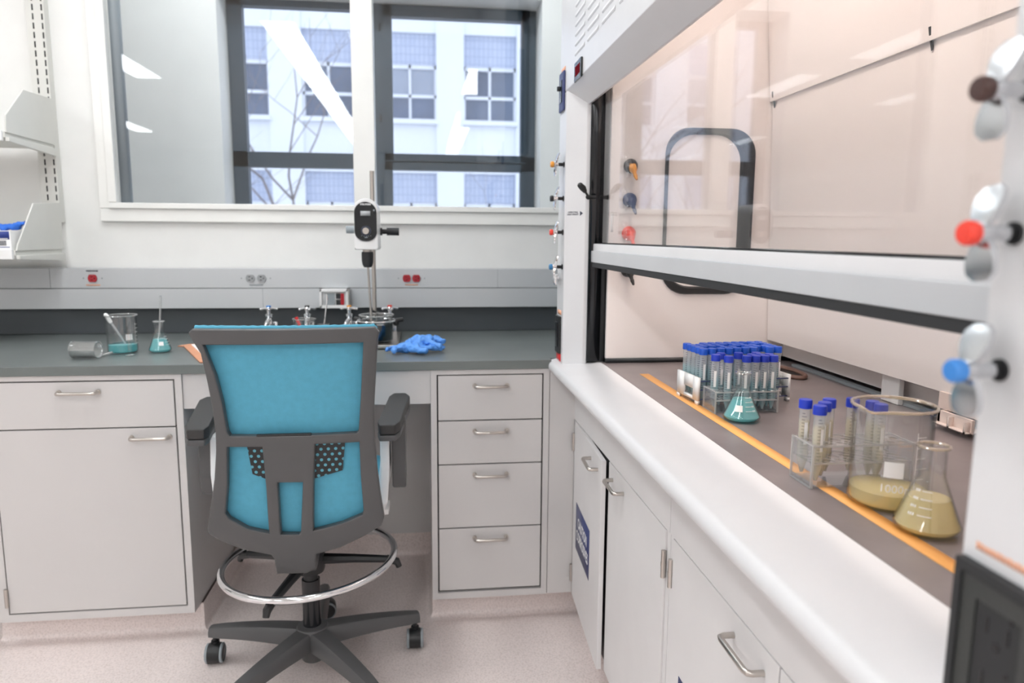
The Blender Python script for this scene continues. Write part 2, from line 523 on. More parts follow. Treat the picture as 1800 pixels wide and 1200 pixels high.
# interior glazing (window_1): frame, mullion, panes, gasket
w1 = D.objects.new('window_1', None); C.objects.link(w1); w1.location = (-0.1, YW, 1.43); struct(w1)
f = MB()
f.box(-1.25, 1.04, YW - 0.022, YW - 0.0005, 1.358, 1.408, 0.004)
f.box(-1.213, 1.0, YW - 0.034, YW - 0.0005, 1.4085, 1.431, 0.004)
f.box(-1.25, -1.2135, YW - 0.022, YW - 0.0005, 1.4085, 2.82, 0.004)
f.box(-1.213, -1.181, YW - 0.034, YW - 0.0005, 1.4315, 2.82, 0.004)
f.box(1.0, 1.04, YW - 0.03, YW - 0.0005, 1.4085, 2.78, 0.004)
f.box(-1.18, 1.04, YW - 0.03, YW - 0.0005, 2.785, 2.84, 0.004)
f.build('window_frame', 'trim', w1, True)
MB().box(-0.272, -0.186, YW - 0.03, YW + 0.06, 1.431, 2.78, 0.004).build('mullion', 'trim', w1, True)
g = MB().box(-1.181, -1.15, YW + 0.012, YW + 0.05, 1.431, 2.78)
g.build('glazing_gasket', 'gasket', w1, True)
MB().box(-1.181, -0.272, YW + 0.02, YW + 0.026, 1.431, 2.78).build('pane', 'pane', w1, True, smooth=False)
MB().box(-0.186, 1.0, YW + 0.02, YW + 0.026, 1.431, 2.78).build('pane', 'pane', w1, True, smooth=False)

# outer dark window (window_2)
w2 = D.objects.new('window_2', None); C.objects.link(w2); w2.location = (-0.19, 4.34, 0.75); struct(w2)
f = MB()
Y0, Y1 = 4.30, 4.36
f.box(-1.046, -0.966, Y0, Y1, 0.75, 2.585); f.box(0.60, 0.661, Y0, Y1, 0.75, 2.585)
f.box(-1.046, 0.661, Y0, Y1, 2.548, 2.585); f.box(-1.046, 0.661, Y0, Y1, 0.75, 0.83)
f.box(-0.262, -0.206, Y0 - 0.01, Y1, 0.75, 2.585)
f.box(-1.046, 0.661, Y0, Y1, 1.688, 1.772)
f.build('window_frame', 'slate', w2, True, smooth=False)
f = MB()
f.box(-0.206, -0.158, Y0 - 0.02, Y1 - 0.02, 1.74, 2.58); f.box(0.575, 0.606, Y0 - 0.02, Y1 - 0.02, 1.74, 2.58)
f.box(-0.206, 0.606, Y0 - 0.02, Y1 - 0.02, 2.52, 2.58); f.box(-0.206, 0.606, Y0 - 0.02, Y1 - 0.02, 1.735, 1.775)
f.box(-0.206, -0.165, Y0 - 0.02, Y1 - 0.02, 0.8, 1.725); f.box(0.575, 0.606, Y0 - 0.02, Y1 - 0.02, 0.8, 1.725); f.box(-0.206, 0.606, Y0 - 0.02, Y1 - 0.02, 1.684, 1.725)
f.build('sash_frame', 'slate', w2, True, smooth=False)
for x0, x1 in ((-0.966, -0.262), (-0.206, 0.60)):
    for z0, z1 in ((0.83, 1.688), (1.772, 2.548)):
        MB().box(x0, x1, 4.335, 4.341, z0, z1).build('pane', 'outpane', w2, True, smooth=False)
for z in (2.44, 1.95):
    MB().box(-0.232, -0.222, Y0 - 0.022, Y0 - 0.01, z, z + 0.04, 0.002).build('hinge', 'black', w2, True)

# coved vinyl base under the cabinets
def cove(path, name, h=0.1, r=0.025):
    """sweep of a coved skirting along a plan polyline; the floor side lies to the right of travel"""
    bm = bmesh.new()
    prof = [(r, 0.0)] + [(r - r * math.sin(a), r - r * math.cos(a)) for a in [PI / 2 * k / 6 for k in range(1, 7)]] + [(0, h)]
    P = [Vector((x, y)) for x, y in path]
    rows = []
    for i, p in enumerate(P):
        n = Vector((0, 0))
        ds = []
        if i > 0: ds.append((P[i] - P[i - 1]).normalized())
        if i < len(P) - 1: ds.append((P[i + 1] - P[i]).normalized())
        ns = [Vector((d.y, -d.x)) for d in ds]
        if len(ns) == 2:
            n = (ns[0] + ns[1]); n = n / (1 + ns[0].dot(ns[1]))
        else: n = ns[0]
        rows.append([bm.verts.new((p.x + n.x * a, p.y + n.y * a, b + 0.0005)) for a, b in prof])
    for A, B in zip(rows, rows[1:]):
        for k in range(len(prof) - 1):
            bm.faces.new((A[k], B[k], B[k + 1], A[k + 1]))
    mb = MB(); mb.bm = bm
    o = mb.build(name, 'floor', origin='auto')
    return struct(o)
cove([(-1.36, 2.9), (-1.36, 2.358), (-0.735, 2.358), (-0.735, 2.86), (0.022, 2.86), (0.022, 2.358), (0.53, 2.358)], 'baseboard_back', 0.098)
cove([(-3.6, 2.9), (-1.36, 2.9)], 'baseboard_left', 0.098)
# wall lining at the back of the knee spaces
struct(MB().box(-0.742, 0.022, 2.862, 2.875, 0.09, 0.884).build('trim_1', 'cab', smooth=False))
struct(MB().box(-3.6, -1.36, 2.902, 2.915, 0.09, 0.884).build('trim_2', 'cab', smooth=False))

# ceiling light fixtures: rows mirrored in the glass, then added unseen fill lights
n_row = {}
def ceiling_light(x, y1, label, length=1.2):
    t = thing('ceiling_light', label, 'ceiling light', (x, y1 - length / 2, CEIL), 0, 'linear ceiling lights')
    MB().box(-0.14, 0.14, -length / 2 - 0.015, length / 2 + 0.015, -0.012, 0.03, 0.003).build('frame', 'white', t)
    MB().box(-0.125, 0.125, -length / 2, length / 2, -0.016, -0.0125).build('diffuser', 'panel', t, smooth=False)
for k in range(6):
    ceiling_light(-1.10, 0.09 - 1.295 * k, 'linear light in the long row of ceiling panels mirrored across the left window pane', 1.235)
for y in (-1.30, -5.2, -6.5):
    ceiling_light(0.60, y, 'linear light in the ceiling row mirrored in the right window pane', 1.25)
for x, y in ((-2.86, -1.0), (-4.43, -5.3), (-4.6, -1.2)):
    ceiling_light(x, y, 'linear light in the ceiling rows mirrored at the left edge of the window', 1.2)
for x, y in ((-2.98, 2.2), (-2.98, 0.9), (-1.10, 2.35), (-0.46, 2.5)):  # added out of view, to brighten the bench wall and the hood
    ceiling_light(x, y, 'unseen linear ceiling light added above the bench to brighten wall and hood', 1.2)
pl = thing('passage_fill_light', 'unseen ceiling light added to brighten the passage behind the white-framed glazing', 'ceiling light', (-0.3, 3.6, CEIL))  # added out of view, lifts the otherwise dark passage walls
MB().box(-1.2, 1.2, -0.1, 0.1, -0.012, 0.03, 0.003).build('frame', 'white', pl)
MB().box(-1.18, 1.18, -0.085, 0.085, -0.016, -0.0125).build('diffuser', 'panel', pl, smooth=False)

# ================================================================== OUTSIDE
bt = thing('building', 'pale multi-storey building with blue tiled panels seen through the dark window', 'building', (-0.5, 20.0, -6))
YB = 20.0
MB().box(-16, 16, YB, YB + 1, -6, 12).build('wall', 'facade', bt, True, smooth=False)
bays = [(-7.6, -6.2), (-5.3, -3.85), (-3.02, -1.71), (-0.97, 0.41), (1.13, 2.52), (3.29, 4.75), (5.5, 6.9)]
f = MB()
for b0, b1 in zip([-9] + [b[1] for b in bays], [b[0] for b in bays] + [9]):
    f.box(b0, b1, YB - 0.28, YB, -6, 12)
f.build('pier', 'facade', bt, True, smooth=False)
for zo in (0.0, -3.55):
    MB().box(-9, 9, YB - 0.20, YB, 2.97 + zo, 4.28 + zo).build('wall_band', 'facade', bt, True, smooth=False)
    if zo == 0: MB().box(-9, 9, YB - 0.20, YB, 6.52, 8.6).build('wall_band', 'facade', bt, True, smooth=False)
    for i, (b0, b1) in enumerate(bays):
        MB().box(b0, b1, YB - 0.12, YB, 5.74 + zo, 6.52 + zo).build('tile_panel', 'tile', bt, True, smooth=False)
        MB().box(b0 - 0.04, b1 + 0.04, YB - 0.36, YB, 4.22 + zo, 4.33 + zo).build('window_ledge', 'facade', bt, True, smooth=False)
        fr = MB()
        z0, z1 = 4.33 + zo, 5.74 + zo
        xm = (b0 + b1) / 2; zm = z0 + 0.62
        for q in ((b0, b0 + 0.05, z0, z1), (b1 - 0.05, b1, z0, z1), (xm - 0.03, xm + 0.03, z0, z1), (b0, b1, z0, z0 + 0.05), (b0, b1, z1 - 0.1, z1), (b0, b1, zm - 0.04, zm + 0.04)):
            fr.box(q[0], q[1], YB - 0.10, YB - 0.02, q[2], q[3])
        fo = fr.build('window', 'facade', bt, True, smooth=False)
        mt_ = 'darkglass' if (i + (zo < 0)) % 3 else 'blind'
        MB().box(b0, b1, YB - 0.05, YB - 0.005, z0, zm).build('pane', 'darkglass' if zo == 0 else 'tealstone', fo, True, smooth=False)
        MB().box(b0, b1, YB - 0.05, YB - 0.005, zm, z1).build('pane', mt_ if zo == 0 else 'tealstone', fo, True, smooth=False)
gr = struct(MB().box(-18, 18, 4.5, 21, -6.1, -6).build('ground', 'asphalt', smooth=False))

def grow_tree(x, y, z0, h, seed, label):
    rnd = random.Random(seed)
    mb = MB(); tw = MB()
    def br(m_, p, d, L, r, lv):
        pts = [p]; q = p.copy(); dd = d.copy()
        n = 5
        for i in range(n):
            dd = (dd + Vector((rnd.uniform(-.22, .22), rnd.uniform(-.22, .22), rnd.uniform(-.08, .16)))).normalized()
            q = q + dd * (L / n); pts.append(q.copy())
        m_.tube(pts, [r * (1 - 0.6 * i / n) for i in range(n + 1)], 5)
        if lv < 4:
            for k in range(3 if lv < 3 else 3):
                i = rnd.randint(2, n)
                a = rnd.uniform(0, 2 * PI)
                nd = (dd * 0.7 + Vector((math.cos(a), math.sin(a) * 0.8, rnd.uniform(-.1, .5))) * 0.75).normalized()
                br(tw if lv >= 1 else m_, pts[i], nd, L * rnd.uniform(.55, .75), r * 0.42, lv + 1)
    br(mb, Vector((0, 0, 0)), Vector((0.03, 0, 1)), h * 0.6, 0.11, 0)
    br(mb, Vector((0, 0, h * 0.5)), Vector((0.2, 0, 1)), h * 0.38, 0.05, 1)
    br(mb, Vector((0, 0, h * 0.4)), Vector((-0.4, 0, 1)), h * 0.4, 0.05, 1)
    t = thing('bare_tree', label, 'tree', (x, y, z0))
    mb.build('trunk', 'bark', t)
    tw.build('branches', 'bark', t)
grow_tree(-2.3, 12.5, -6, 9.0, 5, 'leafless tree with thin grey branches outside the left window pane')

# ================================================================== BENCH RUN
YF = 2.312
def pull(parent, cx, z, L=0.106, y=YF - 0.018, vertical=False):
    mb = MB()
    d = 0.026
    r = 0.0052
    y0 = y
    pts = [(cx - L / 2, y0, z)] + [(cx - L / 2 + 0.008 - 0.008 * math.cos(a), y0 - d + 0.008 - 0.008 * math.sin(a) + 0, z) for a in [PI / 2 * k / 4 for k in range(5)]]
    pts = [(cx - L / 2, y0 + 0.001, z), (cx - L / 2, y0 - d + 0.010, z), (cx - L / 2 + 0.003, y0 - d + 0.003, z), (cx - L / 2 + 0.010, y0 - d, z)]
    pts += [(2 * cx - p[0], p[1], p[2]) for p in pts[::-1]]
    mb.tube(pts, r, 10)
    for s in (-1, 1):
        mb.cyl((cx + s * L / 2, y0 + 0.0005, z), (cx + s * L / 2, y0 - 0.004, z), 0.008, seg=14)
    return mb.build('handle', 'brushed', parent, True)

def front(parent, name, x0, x1, z0, z1):
    return MB().box(x0, x1, YF - 0.018, YF - 0.001, z0, z1, 0.002).build(name, 'cab', parent, True)

# left base cabinet: drawer over door
t = thing('base_cabinet', 'grey base cabinet with one drawer over one door, left of the knee space', 'cabinet', (-1.05, 2.6, 0))
mb = MB()
mb.box(-1.36, -0.743, YF, 2.86, 0.098, 0.884)
mb.box(-1.36, -1.300, YF - 0.018, YF, 0.098, 0.884); mb.box(-0.7635, -0.743, YF - 0.018, YF, 0.098, 0.884)
mb.box(-1.2999, -0.7636, YF - 0.018, YF, 0.098, 0.122); mb.box(-1.2999, -0.7636, YF - 0.018, YF, 0.868, 0.884)
mb.build('carcass', 'cab', t, True, smooth=False)
MB().box(-1.302, -0.762, YF - 0.0025, YF - 0.0005, 0.12, 0.87).build('shadow_gap', 'cabdark', t, True)
d_ = front(t, 'drawer', -1.297, -0.768, 0.7195, 0.8635); pull(d_, -1.043, 0.832, 0.112)
d_ = front(t, 'door', -1.297, -0.768, 0.1265, 0.7155); pull(d_, -0.843, 0.686, 0.112)
for z in (0.18, 0.64):
    MB().cyl((-1.301, YF - 0.022, z - 0.03), (-1.301, YF - 0.022, z + 0.03), 0.006, seg=10).build('hinge', 'brushed', d_, True)
MB().box(-1.345, -0.748, 2.36, 2.84, 0.001, 0.098).build('toe_kick', 'floor', t, True, smooth=False)

# knee space rail
tag(MB().box(-0.742, 0.0215, YF - 0.012, YF + 0.02, 0.772, 0.884, 0.001).build('apron_rail', 'cab'), 'plain grey rail under the counter front across the knee space', 'rail')

# drawer unit
t = thing('drawer_unit', 'grey four-drawer base unit between the knee space and the fume hood', 'cabinet', (0.216, 2.6, 0))
mb = MB()
mb.box(0.022, 0.41, YF, 2.86, 0.098, 0.884)
mb.box(0.022, 0.041, YF - 0.018, YF, 0.098, 0.884); mb.box(0.391, 0.41, YF - 0.018, YF, 0.098, 0.884)
mb.box(0.0411, 0.3909, YF - 0.018, YF, 0.098, 0.120); mb.box(0.0411, 0.3909, YF - 0.018, YF, 0.868, 0.884)
mb.build('carcass', 'cab', t, True, smooth=False)
MB().box(0.040, 0.392, YF - 0.0025, YF - 0.0005, 0.118, 0.87).build('shadow_gap', 'cabdark', t, True)
for z0, z1 in ((0.7165, 0.864), (0.5685, 0.7125), (0.349, 0.5645), (0.1285, 0.345)):
    d_ = front(t, 'drawer', 0.0455, 0.3865, z0, z1)
    pull(d_, 0.217, z1 - 0.034)
MB().box(0.03, 0.405, 2.36, 2.84, 0.001, 0.098).build('toe_kick', 'floor', t, True, smooth=False)
tag(MB().box(0.412, 0.4975, YF - 0.016, YF + 0.5, 0.098, 0.884, 0.001).build('filler_panel', 'cab'), 'narrow blank grey filler panel between drawer unit and fume hood cabinet', 'panel')

# counter and splash
t = thing('countertop', 'dark grey epoxy bench counter with matching upstand along the wall', 'countertop', (-1.6, 2.65, 0.884))
MB().prism([(-3.6, 2.287), (0.415, 2.287), (0.415, 2.318), (1.395, 2.318), (1.395, 3.045), (-3.6, 3.045)], 'z', 0.884, 0.914, 0.003).build('top', 'counter', t, True)
MB().box(-3.6, 1.395, 3.03, 3.056, 0.915, 1.016, 0.002).build('upstand', 'splash', t, True)

# raceway
t = thing('wall_raceway', 'two-tier grey metal service raceway along the wall above the counter', 'raceway', (-1.4, 3.03, 1.02))
MB().box(-3.6, 1.395, 3.0, 3.058, 1.0985, 1.1765, 0.002).build('upper_cover', 'race', t, True)
MB().box(-3.6, 1.395, 3.0, 3.058, 1.0175, 1.0965, 0.002).build('lower_cover', 'race', t, True)
sm = MB()
for x in (-1.435, 0.31): sm.box(x, x + 0.0012, 2.9992, 3.0005, 1.0985, 1.176)
for x in (-0.64,): sm.box(x, x + 0.0012, 2.9992, 3.0005, 1.018, 1.0965)
sm.build('cover_joint', 'gasket', t, True)

def scribble(mb, x0, x1, z, h, y, rnd):
    x = x0
    while x < x1 - 0.001:
        w_ = rnd.uniform(0.0016, 0.0036)
        mb.box(x, min(x + w_, x1), y - 0.0004, y, z - h / 2 * rnd.uniform(.7, 1), z + h / 2)
        x += w_ + 0.0009
def receptacle(name, label, xs, face, note_above=False, ink='salmon'):
    rnd = random.Random(len(label))
    z = 1.1375; y = 2.9995
    cx = sum(xs) / len(xs)
    t = thing(name, label, 'electrical outlet', (cx, y, z))
    for x in xs:
        o = MB()
        o.prism([(x + 0.0165 * math.cos(a) , z + max(-0.0145, min(0.0145, 0.0185 * math.sin(a)))) for a in [2 * PI * k / 28 for k in range(28)]], 'y', y - 0.006, y - 0.0003, 0.001)
        fo = o.build('outlet_face', face, t, True)
        s = MB()
        for dz in (0.0065, -0.0065):
            s.box(x - 0.006, x + 0.002, y - 0.0064, y - 0.0058, z + dz - 0.0012, z + dz + 0.0012)
        s.cyl((x + 0.0085, y - 0.0064, z), (x + 0.0085, y - 0.0058, z), 0.0024, seg=10)
        s.build('slots', 'blackgloss', fo, True)
    s = MB()
    for x in (min(xs) - 0.034, max(xs) + 0.034): s.cyl((x, y - 0.0012, z), (x, y - 0.0001, z), 0.0028, seg=10)
    s.build('screw', 'gasket', t, True)
    if ink:
        s = MB(); scribble(s, cx - 0.026, cx + 0.026, z - 0.0265, 0.006, y - 0.0002, rnd)
        s.build('caption', ink, t, True)
    if note_above:
        s = MB(); scribble(s, cx - 0.022, cx + 0.022, z + 0.0285, 0.005, y - 0.0002, rnd)
        s.build('caption', 'ink', t, True)
receptacle('wall_outlet', 'single round red outlet on the raceway above the beaker at left', [-1.278], 'darkred', True)
receptacle('wall_outlet', 'pale steel pair of outlet faces on the raceway above the chair', [-0.685, -0.641], 'bluegrey', False, 'gasket')
receptacle('wall_outlet', 'pair of dark red outlet faces on the raceway right of the stirrer', [-0.065, -0.026], 'darkred', False)

# ================================================================== SHELVES
t = thing('shelf_standard', 'slotted upright shelf rail with two dashed slot columns left of the window', 'shelf rail', (-1.42, 3.05, 1.35))
MB().box(-1.452, -1.388, 3.022, 3.059, 1.352, 2.9, 0.002).build('rail', 'shelf', t, True)
s = MB()
z = 1.37
while z < 2.6:
    for x in (-1.4275, -1.3955): s.box(x - 0.0022, x + 0.0022, 3.0205, 3.0225, z, z + 0.0215)
    z += 0.033
s.build('slots', 'black', t, True)

def wall_shelf(label, zb, yfront, prof):
    t = thing('wall_shelf', label, 'shelf', (-1.9, 2.75, zb))
    MB().box(-2.9, -1.39, yfront, 3.02, zb, zb + 0.02, 0.002).build('shelf_board', 'shelf', t, True)
    MB().box(-2.9, -1.395, yfront - 0.012, yfront + 0.002, zb - 0.012, zb + 0.022, 0.003).build('front_lip', 'white', t, True)
    MB().prism(prof, 'x', -1.389, -1.384, 0.001).build('end_panel', 'shelf', t, True)
    MB().prism([(3.02, zb - 0.028), (3.02, zb + 0.002), (yfront + 0.004, zb + 0.002), (yfront + 0.004, zb - 0.012)], 'x', -1.392, -1.379, 0.002).build('bracket', 'shelf', t, True)
    return t
wall_shelf('upper grey metal wall shelf with angled end panel at the top left', 1.628, 2.69, [(3.018, 1.642), (3.018, 1.813), (2.822, 1.808), (2.696, 1.702), (2.690, 1.66), (2.690, 1.646)])
wall_shelf('lower grey metal wall shelf holding a box of blue gloves', 1.232, 2.69, [(3.018, 1.25), (3.018, 1.427), (2.824, 1.416), (2.70, 1.27), (2.69, 1.25)])

# glove box
t = thing('glove_box', 'blue and white cardboard glove box on the lower wall shelf', 'box', (-1.53, 2.76, 1.2525))
MB().box(-1.66, -1.405, 2.698, 2.82, 1.2525, 1.318, 0.001).build('carton', 'paper', t, True)
MB().box(-1.66, -1.409, 2.6972, 2.6978, 1.288, 1.316).build('blue_band', 'boxblue', t, True)
s = MB(); s.box(-1.66, -1.465, 2.6972, 2.6978, 1.278, 1.289); s.box(-1.468, -1.462, 2.6972, 2.6978, 1.262, 1.289); s.box(-1.66, -1.41, 2.6972, 2.6978, 1.2605, 1.263)
s.build('blue_border', 'boxblue', t, True)
s = MB(); xx = -1.452
rnd = random.Random(3)
while xx < -1.42:
    w_ = rnd.choice((0.0008, 0.0014, 0.002)); s.box(xx, xx + w_, 2.6972, 2.6978, 1.267, 1.284); xx += w_ + 0.0012
s.build('barcode', 'ink', t, True)
s = MB(); scribble(s, -1.445, -1.414, 1.2905, 0.003, 2.6970, rnd); s.build('small_print', 'inkwhite', t, True)

def crumple(name, label, cat, loc, fingers, palm, mat, rotz=0, vox=0.0035, seed=1, group=None):
    """a limp glove: palm and five fingers grown as flattened tubes, fused and wrinkled"""
    mb = MB()
    for pts, r in [palm] + fingers:
        n = len(pts)
        mb.tube(pts, r if isinstance(r, list) else [r] * n, 10)
        for p, rr in ((pts[0], r[0] if isinstance(r, list) else r), (pts[-1], r[-1] if isinstance(r, list) else r)):
            mb.ball(p, rr, 10)
    o = mb.build(name, mat, None)
    md = o.modifiers.new('fuse', 'REMESH'); md.mode = 'VOXEL'; md.voxel_size = vox
    dg = bpy.context.evaluated_depsgraph_get()
    me = D.meshes.new_from_object(o.evaluated_get(dg))
    o.modifiers.clear()
    o.data = me
    off = Vector((seed * 3.1, seed * 1.7, 0))
    for v in me.vertices:
        q = v.co
        k = noise.noise(q * 45 + off) * 0.006 + noise.noise(q * 110 + off) * 0.0028
        ridge = abs(noise.noise(q * 60 + off * 2)) * -0.006
        v.co = q + v.normal * (k + ridge + 0.001)
    zmin = min(v.co.z for v in me.vertices)
    for v in me.vertices: v.co.z = max(v.co.z - zmin - 0.0015, 0.0)
    for p in me.polygons: p.use_smooth = True
    me.materials.clear(); me.materials.append(MT[mat])
    o.location = loc
    o.rotation_euler = (0, 0, rotz)
    tag(o, label, cat, group)
    return o
crumple('nitrile_glove', 'blue disposable glove poking up out of the glove box', 'glove', (-1.435, 2.765, 1.3185),
        [([(0.0, 0, 0.012), (0.035, 0.002, 0.022)], 0.008), ([(0, 0.012, 0.012), (0.03, 0.016, 0.026)], 0.007), ([(-0.01, 0, 0.01), (-0.045, -0.004, 0.012)], 0.009), ([(0, -0.01, 0.012), (0.02, -0.012, 0.018)], 0.008), ([(-0.02, 0.01, 0.012), (-0.05, 0.01, 0.008)], 0.008)],
        ([(-0.03, 0, 0.008), (0.015, 0, 0.014)], [0.012, 0.014]), 'glovedk', seed=4)
crumple('nitrile_glove', 'blue disposable glove crumpled on the counter, upper of the two right of the chair', 'glove', (0.005, 2.475, 0.928),
        [([(0.02, 0, 0.012), (0.05, 0.004, 0.02), (0.078, -0.012, 0.012)], [0.011, 0.010, 0.009]), ([(0.02, 0.012, 0.014), (0.05, 0.022, 0.022), (0.07, 0.024, 0.008)], [0.011, 0.010, 0.009]), ([(0.015, -0.012, 0.012), (0.04, -0.025, 0.012), (0.062, -0.04, 0.002)], [0.011, 0.010, 0.008]), ([(0.0, 0.02, 0.012), (0.01, 0.04, 0.010), (0.03, 0.05, 0.0)], [0.011, 0.009, 0.008]), ([(-0.01, -0.015, 0.010), (-0.02, -0.04, 0.004), (-0.012, -0.055, -0.004)], [0.012, 0.010, 0.009])],
        ([(-0.045, 0.0, 0.004), (-0.01, 0.0, 0.016), (0.025, 0.002, 0.018)], [0.014, 0.020, 0.018]), 'glove', 0.1, seed=2, group='blue gloves on the counter')
crumple('nitrile_glove', 'blue disposable glove lying flat on the counter, lower of the two right of the chair', 'glove', (-0.03, 2.445, 0.9145),
        [([(0.02, -0.005, 0.01), (0.06, -0.012, 0.012), (0.10, -0.002, 0.008)], [0.011, 0.010, 0.009]), ([(0.02, 0.012, 0.01), (0.06, 0.014, 0.014), (0.105, 0.03, 0.008)], [0.011, 0.010, 0.009]), ([(-0.03, 0.01, 0.008), (-0.06, 0.018, 0.008), (-0.082, 0.008, 0.005)], [0.011, 0.009, 0.007]), ([(-0.03, -0.01, 0.01), (-0.055, -0.025, 0.010), (-0.05, -0.045, 0.007)], [0.011, 0.011, 0.009]), ([(0.0, -0.02, 0.01), (0.02, -0.042, 0.012), (0.05, -0.05, 0.007)], [0.012, 0.011, 0.009])],
        ([(-0.04, 0.0, 0.010), (0.0, 0.002, 0.012), (0.035, 0.004, 0.012)], [0.016, 0.018, 0.017]), 'glove', -0.05, seed=9, group='blue gloves on the counter')

# ================================================================== GLASSWARE builders (local, base at z=0)
def arc(cx, cz, r, a0, a1, n):
    return [(cx + r * math.cos(a0 + (a1 - a0) * i / n), cz + r * math.sin(a0 + (a1 - a0) * i / n)) for i in range(n + 1)]

def beaker(name, label, loc, R, H, lvl, liq, rot=0.0, spout_ang=PI, rim='rim', marks=True, label_ang=-1.2, big=None, thick=0.0022):
    t = thing(name, label, 'beaker', loc, 0)
    c = R * 0.16
    prof = [(0, 0.0005)] + [(R - c, 0.0005)] + [(R - c + c * math.sin(a), 0.0005 + c - c * math.cos(a)) for a in [PI / 2 * k / 5 for k in range(1, 6)]] + [(R, H * 0.93), (R * 1.03, H * 0.985)]
    mb = MB().lathe(prof, 48)
    inner = [(r - thick if r > thick else 0, z + (thick if z < c else 0)) for r, z in prof]
    mb.lathe(inner[::-1], 48)
    def pour(v, amt):
        a = math.atan2(v.co.y, v.co.x) - spout_ang
        a = (a + PI) % (2 * PI) - PI
        k = math.exp(-(a / 0.30) ** 2) * max(0, (v.co.z - H * 0.82) / (H * 0.18)) ** 1.5
        d = Vector((math.cos(spout_ang), math.sin(spout_ang), 0))
        v.co += d * (k * R * amt); v.co.z -= k * H * 0.02
    for v in mb.bm.verts: pour(v, 0.16)
    mb.build('glass_wall', 'glass', t)
    rr = MB().tube([(R * 1.03 * math.cos(a), R * 1.03 * math.sin(a), H * 0.985) for a in [2 * PI * k / 64 for k in range(64)]], max(0.0018, R * 0.046), 8, closed=True)
    for v in rr.bm.verts: pour(v, 0.16)
    rr.build('rim', rim, t)
    if lvl:
        q = R - thick - 0.0006
        lp = [(0, thick + 0.001), (q - c, thick + 0.001)] + [(q - c + c * math.sin(a), thick + 0.001 + c - c * math.cos(a)) for a in [PI / 2 * k / 4 for k in range(1, 5)]] + [(q, lvl - 0.001), (q - 0.0015, lvl), (0, lvl)]
        MB().lathe(lp, 40).build('liquid', liq, t)
    if marks:
        s = MB(); patch_bm(s, R + 0.0004, label_ang, label_ang + 0.46, H * 0.36, H * 0.36 + R * 0.42, n=8)
        s.build('frosted_patch', 'label', t)
        s = MB()
        for k in range(6):
            z = H * (0.25 + 0.1 * k)
            patch_bm(s, R + 0.0004, label_ang + 0.75, label_ang + (1.02 if k % 2 else 1.12), z, z + 0.0009, n=3)
        patch_bm(s, R + 0.0004, label_ang + 0.74, label_ang + 0.76, H * 0.25, H * 0.80, n=1)
        s.build('graduation', 'inkwhite', t)
    if big:
        wrap_text('volume_text', big, R * 0.3, 'inkwhite', t, R + 0.0004, label_ang + 0.35, H * 0.25)
    return t

def flask(name, label, loc, R, H, rn, lvl, liq, label_ang=-1.4, rim='rim', patch=True, thick=0.0018):
    t = thing(name, label, 'flask', loc, 0)
    zs = H * 0.66
    c = R * 0.26
    prof = [(0, 0.0005), (R - c * 1.1, 0.0005)] + [(R - c + c * math.sin(a), 0.0005 + c - c * math.cos(a)) for a in [PI / 2 * k / 5 for k in range(1, 6)]]
    z0 = c * 1.05
    nk = 10
    for k in range(1, nk + 1):
        s_ = k / nk
        e = s_ if s_ < 0.85 else s_
        r = R + (rn - R) * (s_ ** 0.93)
        if s_ > 0.8: r = r * (1 - (s_ - .8) * 0.0) 
        prof.append((r, z0 + (zs - z0) * s_))
    prof += [(rn * 0.985, zs + (H - zs) * 0.3), (rn * 0.985, H * 0.95), (rn * 1.1, H * 0.985)]
    mb = MB().lathe(prof, 40)
    inner = [(max(0, r - thick), z + (thick if z < c else 0)) for r, z in prof]
    mb.lathe(inner[::-1], 40)
    mb.build('glass_wall', 'glass', t)
    MB().tube([(rn * 1.1 * math.cos(a), rn * 1.1 * math.sin(a), H * 0.985) for a in [2 * PI * k / 36 for k in range(36)]], max(0.0016, rn * 0.13), 8, closed=True).build('rim', rim, t)
    lp = [(0, thick + 0.001)]
    for r, z in prof[1:]:
        zz = z + (thick + 0.0005 if z < c else 0)
        if zz < lvl: lp.append((max(0.001, r - thick - 0.0006), zz))
    # radius at level
    for (ra, za), (rb, zb) in zip(prof, prof[1:]):
        if za <= lvl <= zb and zb > za:
            rl = ra + (rb - ra) * (lvl - za) / (zb - za); break
    lp += [(rl - thick - 0.0006, lvl), (0, lvl)]
    MB().lathe(lp, 36).build('liquid', liq, t)
    def rad(z):
        for (ra, za), (rb, zb) in zip(prof[6:], prof[7:]):
            if za <= z <= zb: return ra + (rb - ra) * (z - za) / (zb - za)
        return R
    if patch:
        s = MB()
        z1, z2 = H * 0.24, H * 0.36
        patch_bm(s, rad(z1) + 0.0005, label_ang, label_ang + 0.5, z1, z2, rad(z2) + 0.0005, 6)
        s.build('frosted_patch', 'label', t)
    s = MB()
    for k in range(4):
        z = H * (0.25 + 0.085 * k)
        patch_bm(s, rad(z) + 0.0005, label_ang + (0.7 if patch else 0.1), label_ang + (1.15 if patch else 0.6), z, z + 0.0009, rad(z + 0.0009) + 0.0005, 4)
        for q in range(3):
            a = label_ang + (1.2 if patch else -0.25) + q * 0.09
            patch_bm(s, rad(z - .001) + 0.0005, a, a + 0.05, z - 0.001, z + 0.0022, rad(z + 0.0022) + 0.0005, 2)
    s.build('graduation', 'inkwhite', t)
    return t

